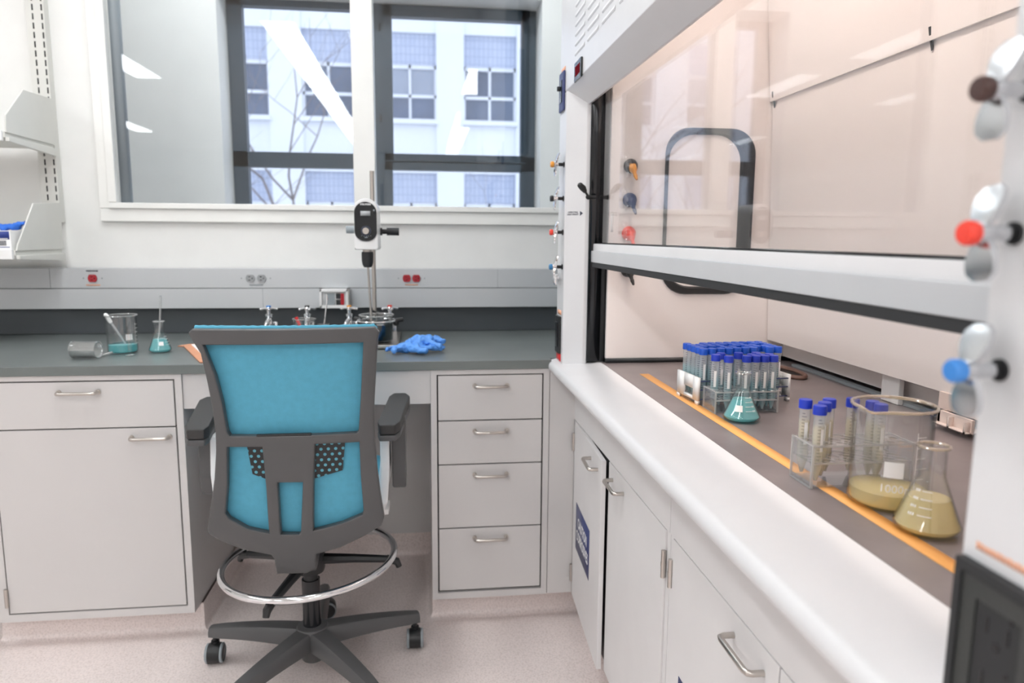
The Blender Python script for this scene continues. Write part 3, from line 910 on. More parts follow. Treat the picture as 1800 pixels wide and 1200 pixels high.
# ================================================================== THINGS ON THE COUNTER
ZC = 0.9142
beaker('beaker', 'tall glass beaker with a little teal liquid on the counter at left', (-1.005, 2.545, ZC), 0.047, 0.128, 0.030, 'tealliq', spout_ang=2.9, label_ang=-0.98)
t = thing('transfer_pipette', 'milky plastic dropper pipette leaning in the tall teal beaker', 'pipette', (-1.005, 2.545, ZC + 0.004))
a0, a1 = Vector((0.024, -0.006, 0.004)), Vector((-0.052, 0.004, 0.128))
ax = (a1 - a0)
mb = MB().tube([a0, a0 + ax * .15, a0 + ax * .72, a0 + ax * .74], [0.0014, 0.0032, 0.0042, 0.0042], 10)
mb.build('stem', 'pp', t)
plabel(MB().tube([a0 + ax * .74, a0 + ax * .78, a0 + ax * .97, a0 + ax * 1.0], [0.0045, 0.0066, 0.0066, 0.003], 12).build('bulb', 'label', t), 'soft white squeeze bulb')

flask('erlenmeyer_flask', 'conical flask of teal liquid with a glass rod in it, left of the chair', (-0.886, 2.545, ZC), 0.0365, 0.106, 0.0155, 0.046, 'tealliq', label_ang=-1.35)
t = thing('glass_rod', 'thin clear glass pipette standing in the teal conical flask on the counter', 'pipette', (-0.886, 2.545, ZC + 0.006))
MB().tube([(-0.008, 0, 0.0), (0.004, 0, 0.10), (0.012, 0, 0.184)], [0.0016, 0.0032, 0.0032], 10).build('tube', 'rim', t)
MB().cyl((0.012, 0, 0.182), (0.01215, 0, 0.1855), 0.0034, seg=10).build('tip', 'gasket', t)

# beaker lying on its side
t = thing('tipped_beaker', 'small empty glass beaker tipped on its side at the left end of the counter', 'beaker', (-1.075, 2.43, ZC))
mb = MB()
R, L = 0.026, 0.082
prof = [(0, 0), (R - .005, 0), (R - .001, 0.002), (R, 0.006), (R, L - .004), (R * 1.07, L)]
mb.lathe(prof, 36, (-0.04, 0.005, R + .0025), (1, -0.12, 0.0)); mb.lathe([(max(0, r - .002), z + (.002 if z < .003 else 0)) for r, z in prof][::-1], 36, (-0.04, 0.005, R + .0025), (1, -0.12, 0.0))
mb.build('glass_wall', 'rim', t)
ax = Vector((1, -0.12, 0)).normalized(); e1 = Vector((0, 0, 1)); e2 = ax.cross(e1)
cc = Vector((-0.04, 0.005, R + .0025))
for hgt in (0.003, L):
    MB().tube([cc + ax * hgt + e1 * (R * math.cos(a)) + e2 * (R * math.sin(a)) for a in [2 * PI * k / 36 for k in range(36)]], 0.0018, 8, closed=True).build('rim', 'rim', t)
t = thing('glass_vial', 'small clear vial lying inside the tipped beaker', 'vial', (-1.085, 2.432, ZC + 0.003))
mb = MB().lathe([(0, 0), (.0105, 0), (.012, .002), (.012, .046), (.008, .05), (.008, .058), (.0095, .06)], 24, (-0.026, 0.004, 0.0125), (1, -0.1, 0.0)); mb.build('body', 'rim', t)
t = thing('glass_tube', 'short clear glass tube lying behind the tipped beaker', 'tube', (-1.03, 2.48, ZC))
MB().tube([(-0.012, -0.01, 0.0045), (0.012, 0.012, 0.008)], 0.0042, 12).build('tube', 'rim', t)

t = thing('graduated_cylinder', 'slim graduated cylinder with a clear round foot in front of the teal beaker', 'cylinder', (-0.958, 2.478, ZC))
MB().lathe([(0, 0.0003), (0.0165, 0.0003), (0.017, 0.002), (0.008, 0.005), (0, 0.0055)], 28).build('foot', 'rim', t)
MB().lathe([(0.0055, 0.005), (0.0062, 0.01), (0.0062, 0.082), (0.0075, 0.085)], 20).build('glass_wall', 'glass', t)
s = MB()
for k in range(9): patch_bm(s, 0.0066, -1.9, -1.2 if k % 3 else -0.8, 0.02 + k * 0.0065, 0.0207 + k * 0.0065, n=3)
s.build('graduation', 'salmon', t)

t = thing('clipboard', 'orange-brown hardboard clipboard on the counter just left of the chair', 'clipboard', (-0.74, 2.47, ZC), 0)
MB().prism([(-0.127, 0.19), (-0.107, 0.19), (0.05, -0.16), (0.30, -0.10), (0.12, 0.25), (-0.10, 0.235)], 'z', 0.0003, 0.004, 0.0006).build('board', 'clip', t)
o = MB().prism([(-0.085, 0.205), (0.068, -0.135), (0.27, -0.085), (0.11, 0.235)], 'z', 0.0, 0.002).build('paper_stack', 'paper', None)
o.location = Vector((-0.74, 2.47, ZC + 0.0045)) + Vector((0.0925, 0.05, 0)); tag(o, 'white sheets of paper on the clipboard behind the chair', 'paper')

def faucet(x, label, mat, rz=0.0):
    t = thing('lab_faucet', label, 'faucet', (x, 2.90, ZC), rz, 'service faucets along the counter back')
    MB().lathe([(0, 0.0003), (0.024, 0.0003), (0.024, 0.004), (0.012, 0.010), (0.0115, 0.045), (0.014, 0.048), (0.014, 0.060), (0.011, 0.064), (0.011, 0.076), (0.015, 0.080), (0.015, 0.087), (0.009, 0.091), (0.009, 0.106), (0, 0.106)], 24).build('body', 'chrome', t)
    MB().tube([(0, -0.006, 0.066), (-0.002, -0.022, 0.062), (-0.006, -0.032, 0.050)], [0.008, 0.009, 0.009], 12).tube([(-0.006, -0.032, 0.050), (-0.009, -0.039, 0.034), (-0.012, -0.045, 0.018)], [0.0085, 0.0068, 0.0045], 10).build('nozzle', 'chrome', t)
    MB().lathe([(0, 0.001), (0.009, 0.001), (0.009, 0.05), (0.007, 0.056), (0, 0.056)], 16, (0.020, 0.026, 0)).tube([(0, 0.006, 0.052), (0.020, 0.026, 0.052)], 0.006, 10).build('inlet_post', 'chrome', t)
    h = MB()
    for k in range(4):
        a = PI / 4 * 0.3 + k * PI / 2
        d = Vector((math.cos(a), math.sin(a), 0))
        h.tube([d * 0.006 + Vector((0, 0, .110)), d * 0.016 + Vector((0, 0, .112)), d * 0.030 + Vector((0, 0, .109))], [0.0055, 0.0042, 0.0052], 8).ball(d * 0.030 + Vector((0, 0, .109)), 0.0052, 8)
    h.lathe([(0, .104), (.011, .105), (.012, .112), (.009, .117), (0, .117)], 20)
    ho = h.build('handle', 'chrome', t)
    plabel(MB().lathe([(0, .117), (.0095, .117), (.0095, .121), (.008, .123), (0, .123)], 20).build('index_button', mat, ho), 'coloured index button')
faucet(-0.598, 'chrome lab faucet with a blue button, leftmost behind the chair back', 'blue')
faucet(-0.452, 'chrome lab faucet with a black button, behind the beaker with the red scoop', 'black', 0.2)
faucet(-0.290, 'chrome lab faucet with an orange button, left of the stirred vessel', 'orange', -0.2)
faucet(-0.131, 'chrome lab faucet with a red button, right of the stirred vessel', 'redor', 0.1)

beaker('beaker', 'small empty beaker with a red scoop in it, behind the chair back', (-0.435, 2.70, ZC), 0.038, 0.094, 0.0, None, spout_ang=0.2, marks=False)
t = thing('scoop', 'red plastic scoop leaning in the small beaker behind the chair', 'scoop', (-0.435, 2.70, ZC + .003))
MB().tube([(0.012, 0.0, 0.004), (-0.01, 0, 0.055), (-0.0265, 0, 0.096)], [0.004, 0.0045, 0.0065], 10).build('handle', 'red', t)
t = thing('glass_dish', 'short clear glass pot holding a steel spatula, behind the chair back', 'pot', (-0.37, 2.74, ZC))
MB().lathe([(0, .0004), (.020, .0004), (.021, .003), (.021, .066), (.0225, .068), (.0195, .068), (.019, .003), (0, .003)], 28).build('glass_wall', 'rim', t)
t = thing('steel_spatula', 'long thin steel spatula standing in the glass pot behind the chair', 'spatula', (-0.37, 2.74, ZC + .004))
MB().tube([(-0.006, 0, 0.0), (0.010, 0, 0.11), (0.014, 0, 0.14)], 0.0028, 8).tube([(0.014, 0, 0.14), (0.016, 0.002, 0.176)], [0.003, 0.0045], 8).build('rod', 'chrome', t)

# framed outlet box on raceway
t = thing('outlet_box', 'white framed flip-up outlet box on the lower raceway behind the faucets', 'outlet box', (-0.35, 2.98, 1.02))
x0, x1, z0, z1, y0, y1 = -0.412, -0.295, 1.0195, 1.097, 2.955, 2.9995
f = MB()
f.box(x0, x1, y0, y1, z1 - 0.012, z1, 0.002); f.box(x0, x1, y0, y1, z0, z0 + 0.012, 0.002); f.box(x0, x0 + 0.010, y0, y1, z0, z1, 0.002); f.box(x1 - 0.012, x1, y0, y1, z0, z1, 0.002)
f.build('frame', 'white', t, True)
MB().box(x0 + .008, x1 - .008, y0 + .010, y0 + .012, z0 + .01, z1 - .01).build('backplate', 'white', t, True)
MB().box(-0.391, -0.352, y0 + .006, y0 + .010, 1.033, 1.079, 0.001).build('blank_cover', 'gasket', t, True)
s = MB().box(-0.347, -0.330, y0 + .006, y0 + .010, 1.033, 1.053, 0.001).box(-0.347, -0.330, y0 + .006, y0 + .010, 1.058, 1.079, 0.001)
s.build('socket', 'rubber', t, True)
MB().box(-0.329, -0.315, y0 + .005, y0 + .010, 1.033, 1.079, 0.001).build('red_switch', 'darkred', t, True)
s = MB().box(x1 - .002, x1 + .0015, y0 - .02, y1, z0 + .004, z1 - .001, 0.001)
s.build('side_flap', 'brushed', t, True)

# overhead stirrer
t = thing('overhead_stirrer', 'white overhead lab stirrer with black control face on a steel rod stand', 'stirrer', (-0.18, 2.72, ZC))
MB().box(-0.285, -0.087, 2.54, 2.905, ZC + 0.003, ZC + 0.016, 0.003).build('base_plate', 'brushed', t, True)
fb = MB()
for x in (-0.27, -0.10):
    for y in (2.556, 2.89): fb.cyl((x, y, ZC), (x, y, ZC + 0.004), 0.012, seg=14)
fb.build('feet', 'rubber', t, True)
MB().cyl((-0.181, 2.75, ZC + 0.016), (-0.181, 2.75, 1.545), 0.008, seg=16).build('stand_rod', 'brushed', t, True)
def capsule2d(cx, z0, z1, w, rt, rb, n=10):
    pts = []
    pts += [(cx + w / 2 - rt + rt * math.cos(a), z1 - rt + rt * math.sin(a)) for a in [PI / 2 * k / n for k in range(n + 1)]]
    pts += [(cx - w / 2 + rt + rt * math.cos(a), z1 - rt + rt * math.sin(a)) for a in [PI / 2 + PI / 2 * k / n for k in range(n + 1)]]
    pts += [(cx - w / 2 + rb + rb * math.cos(a), z0 + rb + rb * math.sin(a)) for a in [PI + PI / 2 * k / n for k in range(n + 1)]]
    pts += [(cx + w / 2 - rb + rb * math.cos(a), z0 + rb + rb * math.sin(a)) for a in [1.5 * PI + PI / 2 * k / n for k in range(n + 1)]]
    return pts
hx = -0.191
head = MB().prism(capsule2d(hx, 1.262, 1.436, 0.080, 0.038, 0.006), 'y', 2.545, 2.715, 0.004).build('motor_head', 'white', t, True)
face = MB().prism(capsule2d(hx - 0.001, 1.291, 1.424, 0.0755, 0.0365, 0.034), 'y', 2.5405, 2.5455, 0.0012).build('control_face', 'blackgloss', head, True)
MB().box(hx - 0.0175, hx + 0.0155, 2.5394, 2.5402, 1.377, 1.393).build('display', 'lcd', head, True)
MB().cyl((hx, 2.5402, 1.326), (hx, 2.5395, 1.326), 0.0175, seg=28).build('dial_ring', 'ink', head, True)
MB().cyl((hx, 2.541, 1.326), (hx, 2.528, 1.326), 0.0118, 0.0108, seg=28).build('knob', 'brushed', head, True)
inv = wmat(head).inverted()
text_obj('brand_text', 'SCILOGEX', 0.0078, 'inkwhite', head, inv @ basis((1, 0, 0), (0, 0, 1), (hx, 2.5398, 1.4155)), 0.0002, 0.00025)
s = MB()
for k in range(5): s.box(hx - 0.016 + 0.0075 * k, hx - 0.013 + 0.0075 * k, 2.5394, 2.5402, 1.3085 - (0.002 if k in (1, 2, 3) else 0), 1.3105 - (0.002 if k in (1, 2, 3) else 0))
s.box(hx - 0.005, hx + 0.005, 2.5394, 2.5402, 1.302, 1.305); s.cyl((hx + 0.028, 2.5402, 1.396), (hx + 0.028, 2.5394, 1.396), 0.003, seg=10)
s.build('face_marks', 'gasket', head, True)
MB().cyl((hx, 2.585, 1.262), (hx, 2.585, 1.254), 0.0165, seg=20).build('collar', 'brushed', t, True)
MB().lathe([(0, 1.254), (0.0195, 1.254), (0.0205, 1.246), (0.0200, 1.220), (0.0165, 1.206), (0.012, 1.200), (0, 1.200)], 20, (hx, 2.585, 0)).build('chuck', 'rubber', t, True)
MB().cyl((hx + .001, 2.585, 1.202), (hx + 0.010, 2.60, 0.955), 0.0038, seg=12).build('stirring_shaft', 'brushed', t, True)
cb = MB()
cb.cyl((-0.272, 2.69, 1.331), (-0.225, 2.69, 1.331), 0.0135, seg=18)
cb.build('clamp_knob', 'gasket', t, True)
cb = MB()
cb.cyl((-0.155, 2.69, 1.325), (-0.128, 2.69, 1.325), 0.009, seg=14).cyl((-0.151, 2.69, 1.325), (-0.144, 2.69, 1.325), 0.014, seg=14).cyl((-0.128, 2.69, 1.325), (-0.084, 2.69, 1.325), 0.0138, seg=20)
cb.build('clamp_knob', 'rubber', t, True)
MB().box(-0.20, -0.165, 2.70, 2.775, 1.31, 1.345, 0.004).build('boss_head', 'gasket', t, True)

# stirred vessel and its clamp
t = thing('reaction_vessel', 'clear glass vessel with dark teal liquid under the overhead stirrer', 'vessel', (-0.168, 2.64, ZC + 0.0165))
MB().lathe([(0, .0003), (.052, .0003), (.058, .006), (.058, .088), (.064, .092), (.064, .096), (.056, .096), (.0555, .006), (.05, .003), (0, .003)], 40).build('glass_wall', 'glass', t)
MB().lathe([(0, .004), (.05, .004), (.0545, .008), (.0545, .062), (0, .062)], 36).build('liquid', 'darkliq', t)
MB().tube([(.060 * math.cos(a), .060 * math.sin(a), .094) for a in [2 * PI * k / 48 for k in range(48)]], 0.004, 8, closed=True).build('rim', 'rim', t)
t = thing('vessel_clamp', 'black and chrome clamp gripping the rim of the stirred vessel', 'clamp', (-0.168, 2.64, 0.99))
MB().tube([(.068 * math.cos(a), .068 * math.sin(a), 0.016) for a in [PI * 0.62 + 1.76 * PI * k / 40 for k in range(41)]], 0.0035, 8).build('clamp_ring', 'chrome', t)
mb = MB()
for a, l in ((0.15, 0.03), (2.6, 0.03), (1.1, .05), (2.0, .05)):
    d = Vector((math.cos(a), math.sin(a), 0))
    mb.tube([d * 0.066 + Vector((0, 0, 0.014)), d * (0.066 + l) + Vector((0, 0, 0.018))], 0.008, 10)
    mb.ball(d * 0.070 + Vector((0, 0, 0.006)), 0.012, 10)
mb.tube([(-0.05, 0.075, 0.02), (-0.02, 0.10, 0.04), (0.0, 0.105, 0.03), (0.03, 0.08, 0.018)], 0.005, 8)
mb.build('clamp_jaw', 'black', t)
mb = MB().tube([(-0.013, 0.110, 0.02), (-0.013, 0.066, 0.016)], 0.006, 10)
mb.build('clamp_arm', 'black', t)

# ================================================================== CHAIR
CH = thing('office_chair', 'teal mesh-backed grey drafting chair with chrome foot ring, at the knee space', 'chair', (-0.34, 2.08, 0), 0)
def back_y(x, z):
    yb = 1.79 + (1.08 - z) * 0.13 - 2.08
    return yb + 0.45 * x * x + 0.10 * max(0, 0.62 - z) ** 2 * 4
outer = [(-0.216, 1.083), (0.22, 1.084), (0.23, 1.072), (0.226, 1.047), (0.218, 0.95), (0.212, 0.873), (0.211, 0.82), (0.212, 0.773), (0.216, 0.70), (0.222, 0.627), (0.23, 0.558), (0.222, 0.534), (0.179, 0.509), (0.115, 0.48), (0.049, 0.463), (0.046, 0.448), (0.045, 0.416), (0.018, 0.403), (-0.059, 0.405), (-0.061, 0.453), (-0.068, 0.467), (-0.143, 0.485), (-0.201, 0.513), (-0.226, 0.531), (-0.228, 0.544), (-0.211, 0.619), (-0.196, 0.69), (-0.185, 0.769), (-0.182, 0.818), (-0.184, 0.882), (-0.19, 0.945), (-0.2, 1.022), (-0.218, 1.056), (-0.226, 1.073)]
openings = [
    [(-0.193, 1.044), (0.191, 1.046), (0.187, 0.993), (0.180, 0.90), (0.172, 0.812), (0.166, 0.807), (-0.146, 0.808), (-0.152, 0.818), (-0.158, 0.897), (-0.17, 0.968)],
    [(-0.155, 0.778), (-0.068, 0.778), (-0.066, 0.664), (-0.068, 0.533), (-0.122, 0.547), (-0.168, 0.577), (-0.176, 0.592), (-0.164, 0.668)],
    [(0.062, 0.782), (0.173, 0.781), (0.173, 0.69), (0.177, 0.585), (0.173, 0.573), (0.118, 0.552), (0.046, 0.536), (0.053, 0.66)],
    [(-0.036, 0.679), (0.027, 0.678), (0.014, 0.535), (0.009, 0.527), (-0.038, 0.529)],
]
def sheet(outline, holes, y0, y1, bend, bev=0.005):
    """flat outline with holes, given thickness, cut into a grid, bevelled and then bent"""
    bm = bmesh.new()
    es = []
    for loop in [outline] + holes:
        vs = [bm.verts.new((x, 0, z)) for x, z in loop]
        es += [bm.edges.new((vs[i], vs[(i + 1) % len(vs)])) for i in range(len(vs))]
    bmesh.ops.triangle_fill(bm, edges=es, use_beauty=True, normal=(0, -1, 0))
    r = bmesh.ops.extrude_face_region(bm, geom=bm.faces[:])
    nv = [g_ for g_ in r['geom'] if isinstance(g_, bmesh.types.BMVert)]
    bmesh.ops.translate(bm, verts=nv, vec=(0, y1 - y0, 0))
    bmesh.ops.recalc_face_normals(bm, faces=bm.faces[:])
    if bev:
        ee = [e for e in bm.edges if len(e.link_faces) == 2 and abs(e.calc_face_angle(0) - PI / 2) < 0.1 and abs((e.verts[0].co - e.verts[1].co).y) < 1e-6]
        bmesh.ops.bevel(bm, geom=ee, offset=bev, segments=3, profile=0.5, affect='EDGES', clamp_overlap=True)
    xs = [v.co.x for v in bm.verts]; zs = [v.co.z for v in bm.verts]
    for k in range(1, 16):
        x = min(xs) + (max(xs) - min(xs)) * k / 16
        bmesh.ops.bisect_plane(bm, geom=bm.verts[:] + bm.edges[:] + bm.faces[:], plane_co=(x, 0, 0), plane_no=(1, 0, 0))
    for k in range(1, 20):
        z = min(zs) + (max(zs) - min(zs)) * k / 20
        bmesh.ops.bisect_plane(bm, geom=bm.verts[:] + bm.edges[:] + bm.faces[:], plane_co=(0, 0, z), plane_no=(0, 0, 1))
    for v in bm.verts:
        v.co.y += y0 + bend(v.co.x, v.co.z)
    mb = MB(); mb.bm = bm
    return mb
sheet(outer, openings, 0, 0.026, back_y, 0.004).build('back_frame', 'chairgrey', CH)
fab = [(-0.214, 1.086), (0.216, 1.087), (0.224, 1.080), (0.216, 0.95), (0.205, 0.82), (0.208, 0.70), (0.212, 0.60), (0.19, 0.53), (0.115, 0.505), (0.0, 0.497), (-0.115, 0.505), (-0.19, 0.53), (-0.205, 0.62), (-0.19, 0.70), (-0.176, 0.82), (-0.182, 0.93), (-0.195, 1.03), (-0.22, 1.082)]
sheet(fab, [], 0.027, 0.045, back_y, 0.004).build('backrest_mesh', 'teal', CH)
lip = MB()
pts = [Vector((x, back_y(x, 1.085) + 0.030, 1.0835 + 0.0008 * math.sin(x * 900))) for x in [-0.216 + 0.434 * k / 40 for k in range(41)]]
lip.tube(pts, 0.006, 8).build('top_piping', 'teal', CH)
pad_ = [(-0.112, 0.79), (0.136, 0.79), (0.126, 0.70), (0.05, 0.680), (-0.06, 0.680), (-0.102, 0.698)]
sheet(pad_, [], 0.020, 0.0268, back_y, 0.0).build('lumbar_pad', 'pad', CH)
# thin raised bar above the cross member
MB().box(-0.08, 0.055, back_y(0, 0.81) + 0.002, back_y(0, 0.81) + 0.012, 0.806, 0.8125, 0.002).build('lumbar_slider', 'black', CH)
# seat
def rrect(x0, x1, y0, y1, r, n=6):
    pts = []
    for cx, cy_, a in ((x1 - r, y1 - r, 0), (x0 + r, y1 - r, PI / 2), (x0 + r, y0 + r, PI), (x1 - r, y0 + r, 1.5 * PI)):
        pts += [(cx + r * math.cos(a + PI / 2 * k / n), cy_ + r * math.sin(a + PI / 2 * k / n)) for k in range(n + 1)]
    return pts
MB().prism(rrect(-0.225, 0.225, -0.13, 0.32, 0.08), 'z', 0.525, 0.585, 0.018).build('seat_cushion', 'teal', CH)
MB().prism(rrect(-0.22, 0.22, -0.125, 0.31, 0.08), 'z', 0.502, 0.526, 0.008).build('seat_pan', 'chairblack', CH)
MB().box(-0.075, 0.075, -0.12, 0.10, 0.445, 0.503, 0.012).build('tilt_mechanism', 'black', CH)
MB().prism([(-0.175, 0.405), (-0.175, 0.44), (-0.05, 0.50), (-0.02, 0.50), (-0.02, 0.452), (-0.14, 0.405)], 'x', -0.052, 0.044, 0.004).build('back_bracket', 'chairgrey', CH)
# arms
for s in (-1, 1):
    cx0, cx1 = (0.240, 0.266) if s > 0 else (-0.256, -0.286)
    dx = cx1 - cx0
    # pad: tapered, toes out to the front
    y0, y1 = -0.155, 0.125
    w0, w1 = 0.031, 0.032
    P = [(cx0 - w0 * 0.7, y0 + .0), (cx0 + w0 * 0.7, y0 - .0), (cx0 + w0 + dx * .15, y0 + .03), (cx1 + w1, y1 - .03), (cx1 + w1 * .6, y1), (cx1 - w1 * .6, y1), (cx1 - w1, y1 - .03), (cx0 - w0 + dx * .15, y0 + .03)]
    arm = MB().prism(P, 'z', 0.797, 0.826, 0.006)
    for v in arm.bm.verts: v.co.z += (v.co.y - y0) * 0.10 - 0.022
    ao = arm.build('armrest', 'armblack', CH)
    under = MB().prism(P, 'z', 0.779, 0.7965, 0.004)
    for v in under.bm.verts: v.co.z += (v.co.y - y0) * 0.10 - 0.022
    under.build('armrest_underside', 'chairgrey', ao)
    xo = 0.268 if s > 0 else -0.262
    # outer grey sleeve, upright blade
    MB().prism([(-0.055, 0.80), (0.035, 0.80), (0.03, 0.68), (0.0, 0.60), (-0.045, 0.585), (-0.06, 0.64)], 'x', xo - 0.021, xo + 0.019, 0.006).build('arm_sleeve', 'chairgrey', CH)
    # white curved support from under the seat
    xw = 0.229 if s > 0 else -0.229
    sup = MB()
    ax_ = [(-0.085, 0.765), (0.0, 0.765), (0.0, 0.70), (0.02, 0.62), (0.03, 0.515), (-0.05, 0.515), (-0.10, 0.56), (-0.098, 0.66)]
    sup.prism(ax_, 'x', xw - 0.013, xw + 0.013, 0.006)
    for v in sup.bm.verts: v.co.x -= s * max(0, 0.62 - v.co.z) ** 2 * 2.0
    sup.box(min(s * 0.10, s * 0.235), max(s * 0.10, s * 0.235), -0.05, 0.03, 0.508, 0.524, 0.003)
    sup.build('arm_support', 'white', CH)
# column and foot ring
MB().cyl((0, 0, 0.15), (0, 0, 0.30), 0.0265, seg=28).build('gas_column', 'blackgloss', CH)
MB().cyl((0, 0, 0.30), (0, 0, 0.452), 0.021, seg=28).build('column_sleeve', 'black', CH)
RZ = 0.362; RR = 0.247
tilt = Matrix.Rotation(math.radians(-3.0), 4, 'Y')
rb = MB().tube([tilt @ Vector((RR * math.cos(a), RR * math.sin(a), 0)) + Vector((0, 0, RZ)) for a in [2 * PI * k / 72 for k in range(72)]], 0.0105, 12, closed=True)
rb.build('foot_ring', 'chrome', CH)
hubo = MB().lathe([(0.0268, 0.325), (0.040, 0.325), (0.043, 0.335), (0.043, 0.385), (0.036, 0.40), (0.0268, 0.40)], 28).build('ring_hub', 'black', CH)
for a in (-5, -107, 152):
    a = math.radians(a)
    d = Vector((math.cos(a), math.sin(a), 0)); e = Vector((-d.y, d.x, 0))
    zt = (tilt @ (d * RR)).z
    mb = MB()
    mb.tube([d * 0.036 + Vector((0, 0, 0.362)), d * 0.13 + Vector((0, 0, 0.356 + zt * .5)), d * 0.236 + Vector((0, 0, 0.346 + zt))], [0.017, 0.0135, 0.011], 8)
    mb.tube([d * 0.225 + Vector((0, 0, 0.348 + zt)), d * 0.256 + Vector((0, 0, 0.338 + zt)), d * 0.262 + Vector((0, 0, 0.322 + zt))], [0.012, 0.012, 0.009], 8)
    mb.build('ring_spoke', 'black', CH)
# five-star base
MB().lathe([(0, 0.045), (0.030, 0.045), (0.034, 0.05), (0.036, 0.09), (0.048, 0.105), (0.050, 0.140), (0.044, 0.152), (0.0268, 0.156), (0, 0.156)], 30).build('base_hub', 'chairgrey', CH)
for k in range(5):
    a = math.radians(90 + 72 * k + 1.5)
    d = Vector((math.cos(a), math.sin(a), 0)); e = Vector((-d.y, d.x, 0))
    bm = bmesh.new()
    rows = []
    for s_ in [i / 8 for i in range(9)]:
        rr_ = 0.022 + s_ * 0.312
        w = 0.034 - 0.013 * s_
        top = 0.150 - 0.034 * s_ ** 1.7
        bot = 0.094 - 0.008 * s_ + 0.006 * math.sin(s_ * PI)
        if s_ == 1: w *= 0.85
        sec = [(-w, bot), (-w * .98, top - 0.014), (-w * .72, top - 0.003), (0, top), (w * .72, top - 0.003), (w * .98, top - 0.014), (w, bot), (w * .6, bot - .002), (-w * .6, bot - .002)]
        rows.append([bm.verts.new(d * rr_ + e * q + Vector((0, 0, z))) for q, z in sec])
    n = len(rows[0])
    for A, B in zip(rows, rows[1:]):
        for i in range(n): bm.faces.new((A[i], A[(i + 1) % n], B[(i + 1) % n], B[i]))
    bm.faces.new(rows[0]); bm.faces.new(rows[-1][::-1])
    bmesh.ops.recalc_face_normals(bm, faces=bm.faces[:])
    mb = MB(); mb.bm = bm
    mb.build('base_leg', 'chairgrey', CH)
    # caster: stem, twin wheels, hood
    cz = 0.0305
    co = d * 0.322
    sw = math.radians(20 * k + 8)
    f1 = Vector((math.cos(sw), math.sin(sw), 0)); x1 = Vector((-f1.y, f1.x, 0))
    x1 = Vector((1, 0, 0)) if k in (1, 4) else x1
    f1 = Vector((x1.y, -x1.x, 0))
    mb = MB()
    mb.cyl(co + Vector((0, 0, 0.05)), co + Vector((0, 0, 0.095)), 0.007, seg=12)
    mb.cyl(co + Vector((0, 0, 0.045)) , co + Vector((0, 0, 0.068)), 0.0125, seg=16)
    cst = mb.build('caster', 'black', CH)
    cc = co + f1 * 0.008
    MB().lathe([(0, -0.0175), (0.0296, -0.0175), (0.0306, -0.015), (0.0306, 0.015), (0.0296, 0.0175), (0, 0.0175)], 28, cc + Vector((0, 0, cz + 0.0012)), x1).build('caster_hood', 'black', cst)
    for q in (-1, 1):
        w_ = MB()
        w_.lathe([(0, 0.0178), (0.0295, 0.0178), (0.0300, 0.0182), (0.0300, 0.0200), (0.024, 0.0245), (0, 0.0260)], 28, cc + Vector((0, 0, cz)), x1 * q)
        wo = w_.build('wheel', 'black', cst)
        MB().lathe([(0.0270, 0.0185), (0.0303, 0.0185), (0.0303, 0.0235), (0.0262, 0.0262)], 28, cc + Vector((0, 0, cz)), x1 * q, closed=True).build('tread', 'gasket', wo)

# ================================================================== FUME HOOD
FX = 0.433
HY0, HY1 = 0.403, 2.305
YM = (HY0 + HY1) / 2
HOOD = thing('fume_hood', 'white walk-up fume hood with sliding glass sash along the right wall', 'fume hood', (0.8, YM, 0.9))
HTOP = 2.94
# front posts: flat fixture face, angled airfoil into the opening
for sgn, ye in ((1, HY1), (-1, HY0)):
    P = [(FX, ye), (FX, ye - sgn * 0.103), (0.486, ye - sgn * 0.153), (0.498, ye - sgn * 0.155), (0.498, ye - sgn * 0.12), (0.56, ye - sgn * 0.12), (0.56, ye)]
    MB().prism(P, 'z', 0.905, 1.742, 0.002).build('front_post', 'hood', HOOD, True)
    ti = MB().box(0.4985, 0.537, min(ye - sgn * 0.165, ye - sgn * 0.125), max(ye - sgn * 0.165, ye - sgn * 0.125), 0.932, 2.3)
    ti.build('sash_track', 'blackgloss', HOOD, True)
    MB().box(0.537, 0.552, min(ye - sgn * 0.17, ye - sgn * 0.13), max(ye - sgn * 0.17, ye - sgn * 0.13), 0.932, 2.3).build('inner_track', 'rubber', HOOD, True)
# header: vertical face, angled lower lip
hd = MB().prism([(FX, 1.745), (FX, HTOP), (0.50, HTOP), (0.50, 1.700), (0.490, 1.697)], 'y', HY0, HY1, 0.002).build('header', 'hood', HOOD, True)
# louvres stamped in the header
for k in range(4):
    yb = 2.085 - k * 0.155
    lv = MB()
    for j in range(13):
        z = 1.812 + j * 0.026
        lv.prism([(FX - 0.0005, z), (FX - 0.0028, z + 0.004), (FX - 0.0005, z + 0.012)], 'y', yb - 0.118, yb)
    for v in lv.bm.verts: v.co.z -= (2.085 - v.co.y) * 0.0
    lv.build('louver', 'hood', hd, True)
dsp = MB().box(FX - 0.006, FX - 0.0003, 1.985, 2.072, 1.738, 1.790, 0.002).build('monitor_display', 'blackgloss', hd, True)
dsp2 = MB()
for yy in (2.056, 2.040, 2.024, 2.008):
    for zz in (1.752, 1.764, 1.776): dsp2.box(FX - 0.0068, FX - 0.0060, yy - 0.009, yy, zz - 0.001, zz + 0.001)
    dsp2.box(FX - 0.0068, FX - 0.0060, yy - 0.0015, yy, 1.752, 1.776); dsp2.box(FX - 0.0068, FX - 0.0060, yy - 0.0095, yy - 0.008, 1.752, 1.776)
dsp2.build('digits', 'led', dsp, True)
# outer shell
sh = MB().box(0.56, 1.36, HY1 - 0.012, HY1, 0.905, HTOP).box(0.56, 1.36, HY0, HY0 + 0.012, 0.905, HTOP).box(0.50, 1.36, HY0, HY1, HTOP - 0.02, HTOP)
sh.build('outer_shell', 'hood', HOOD, True, smooth=False)
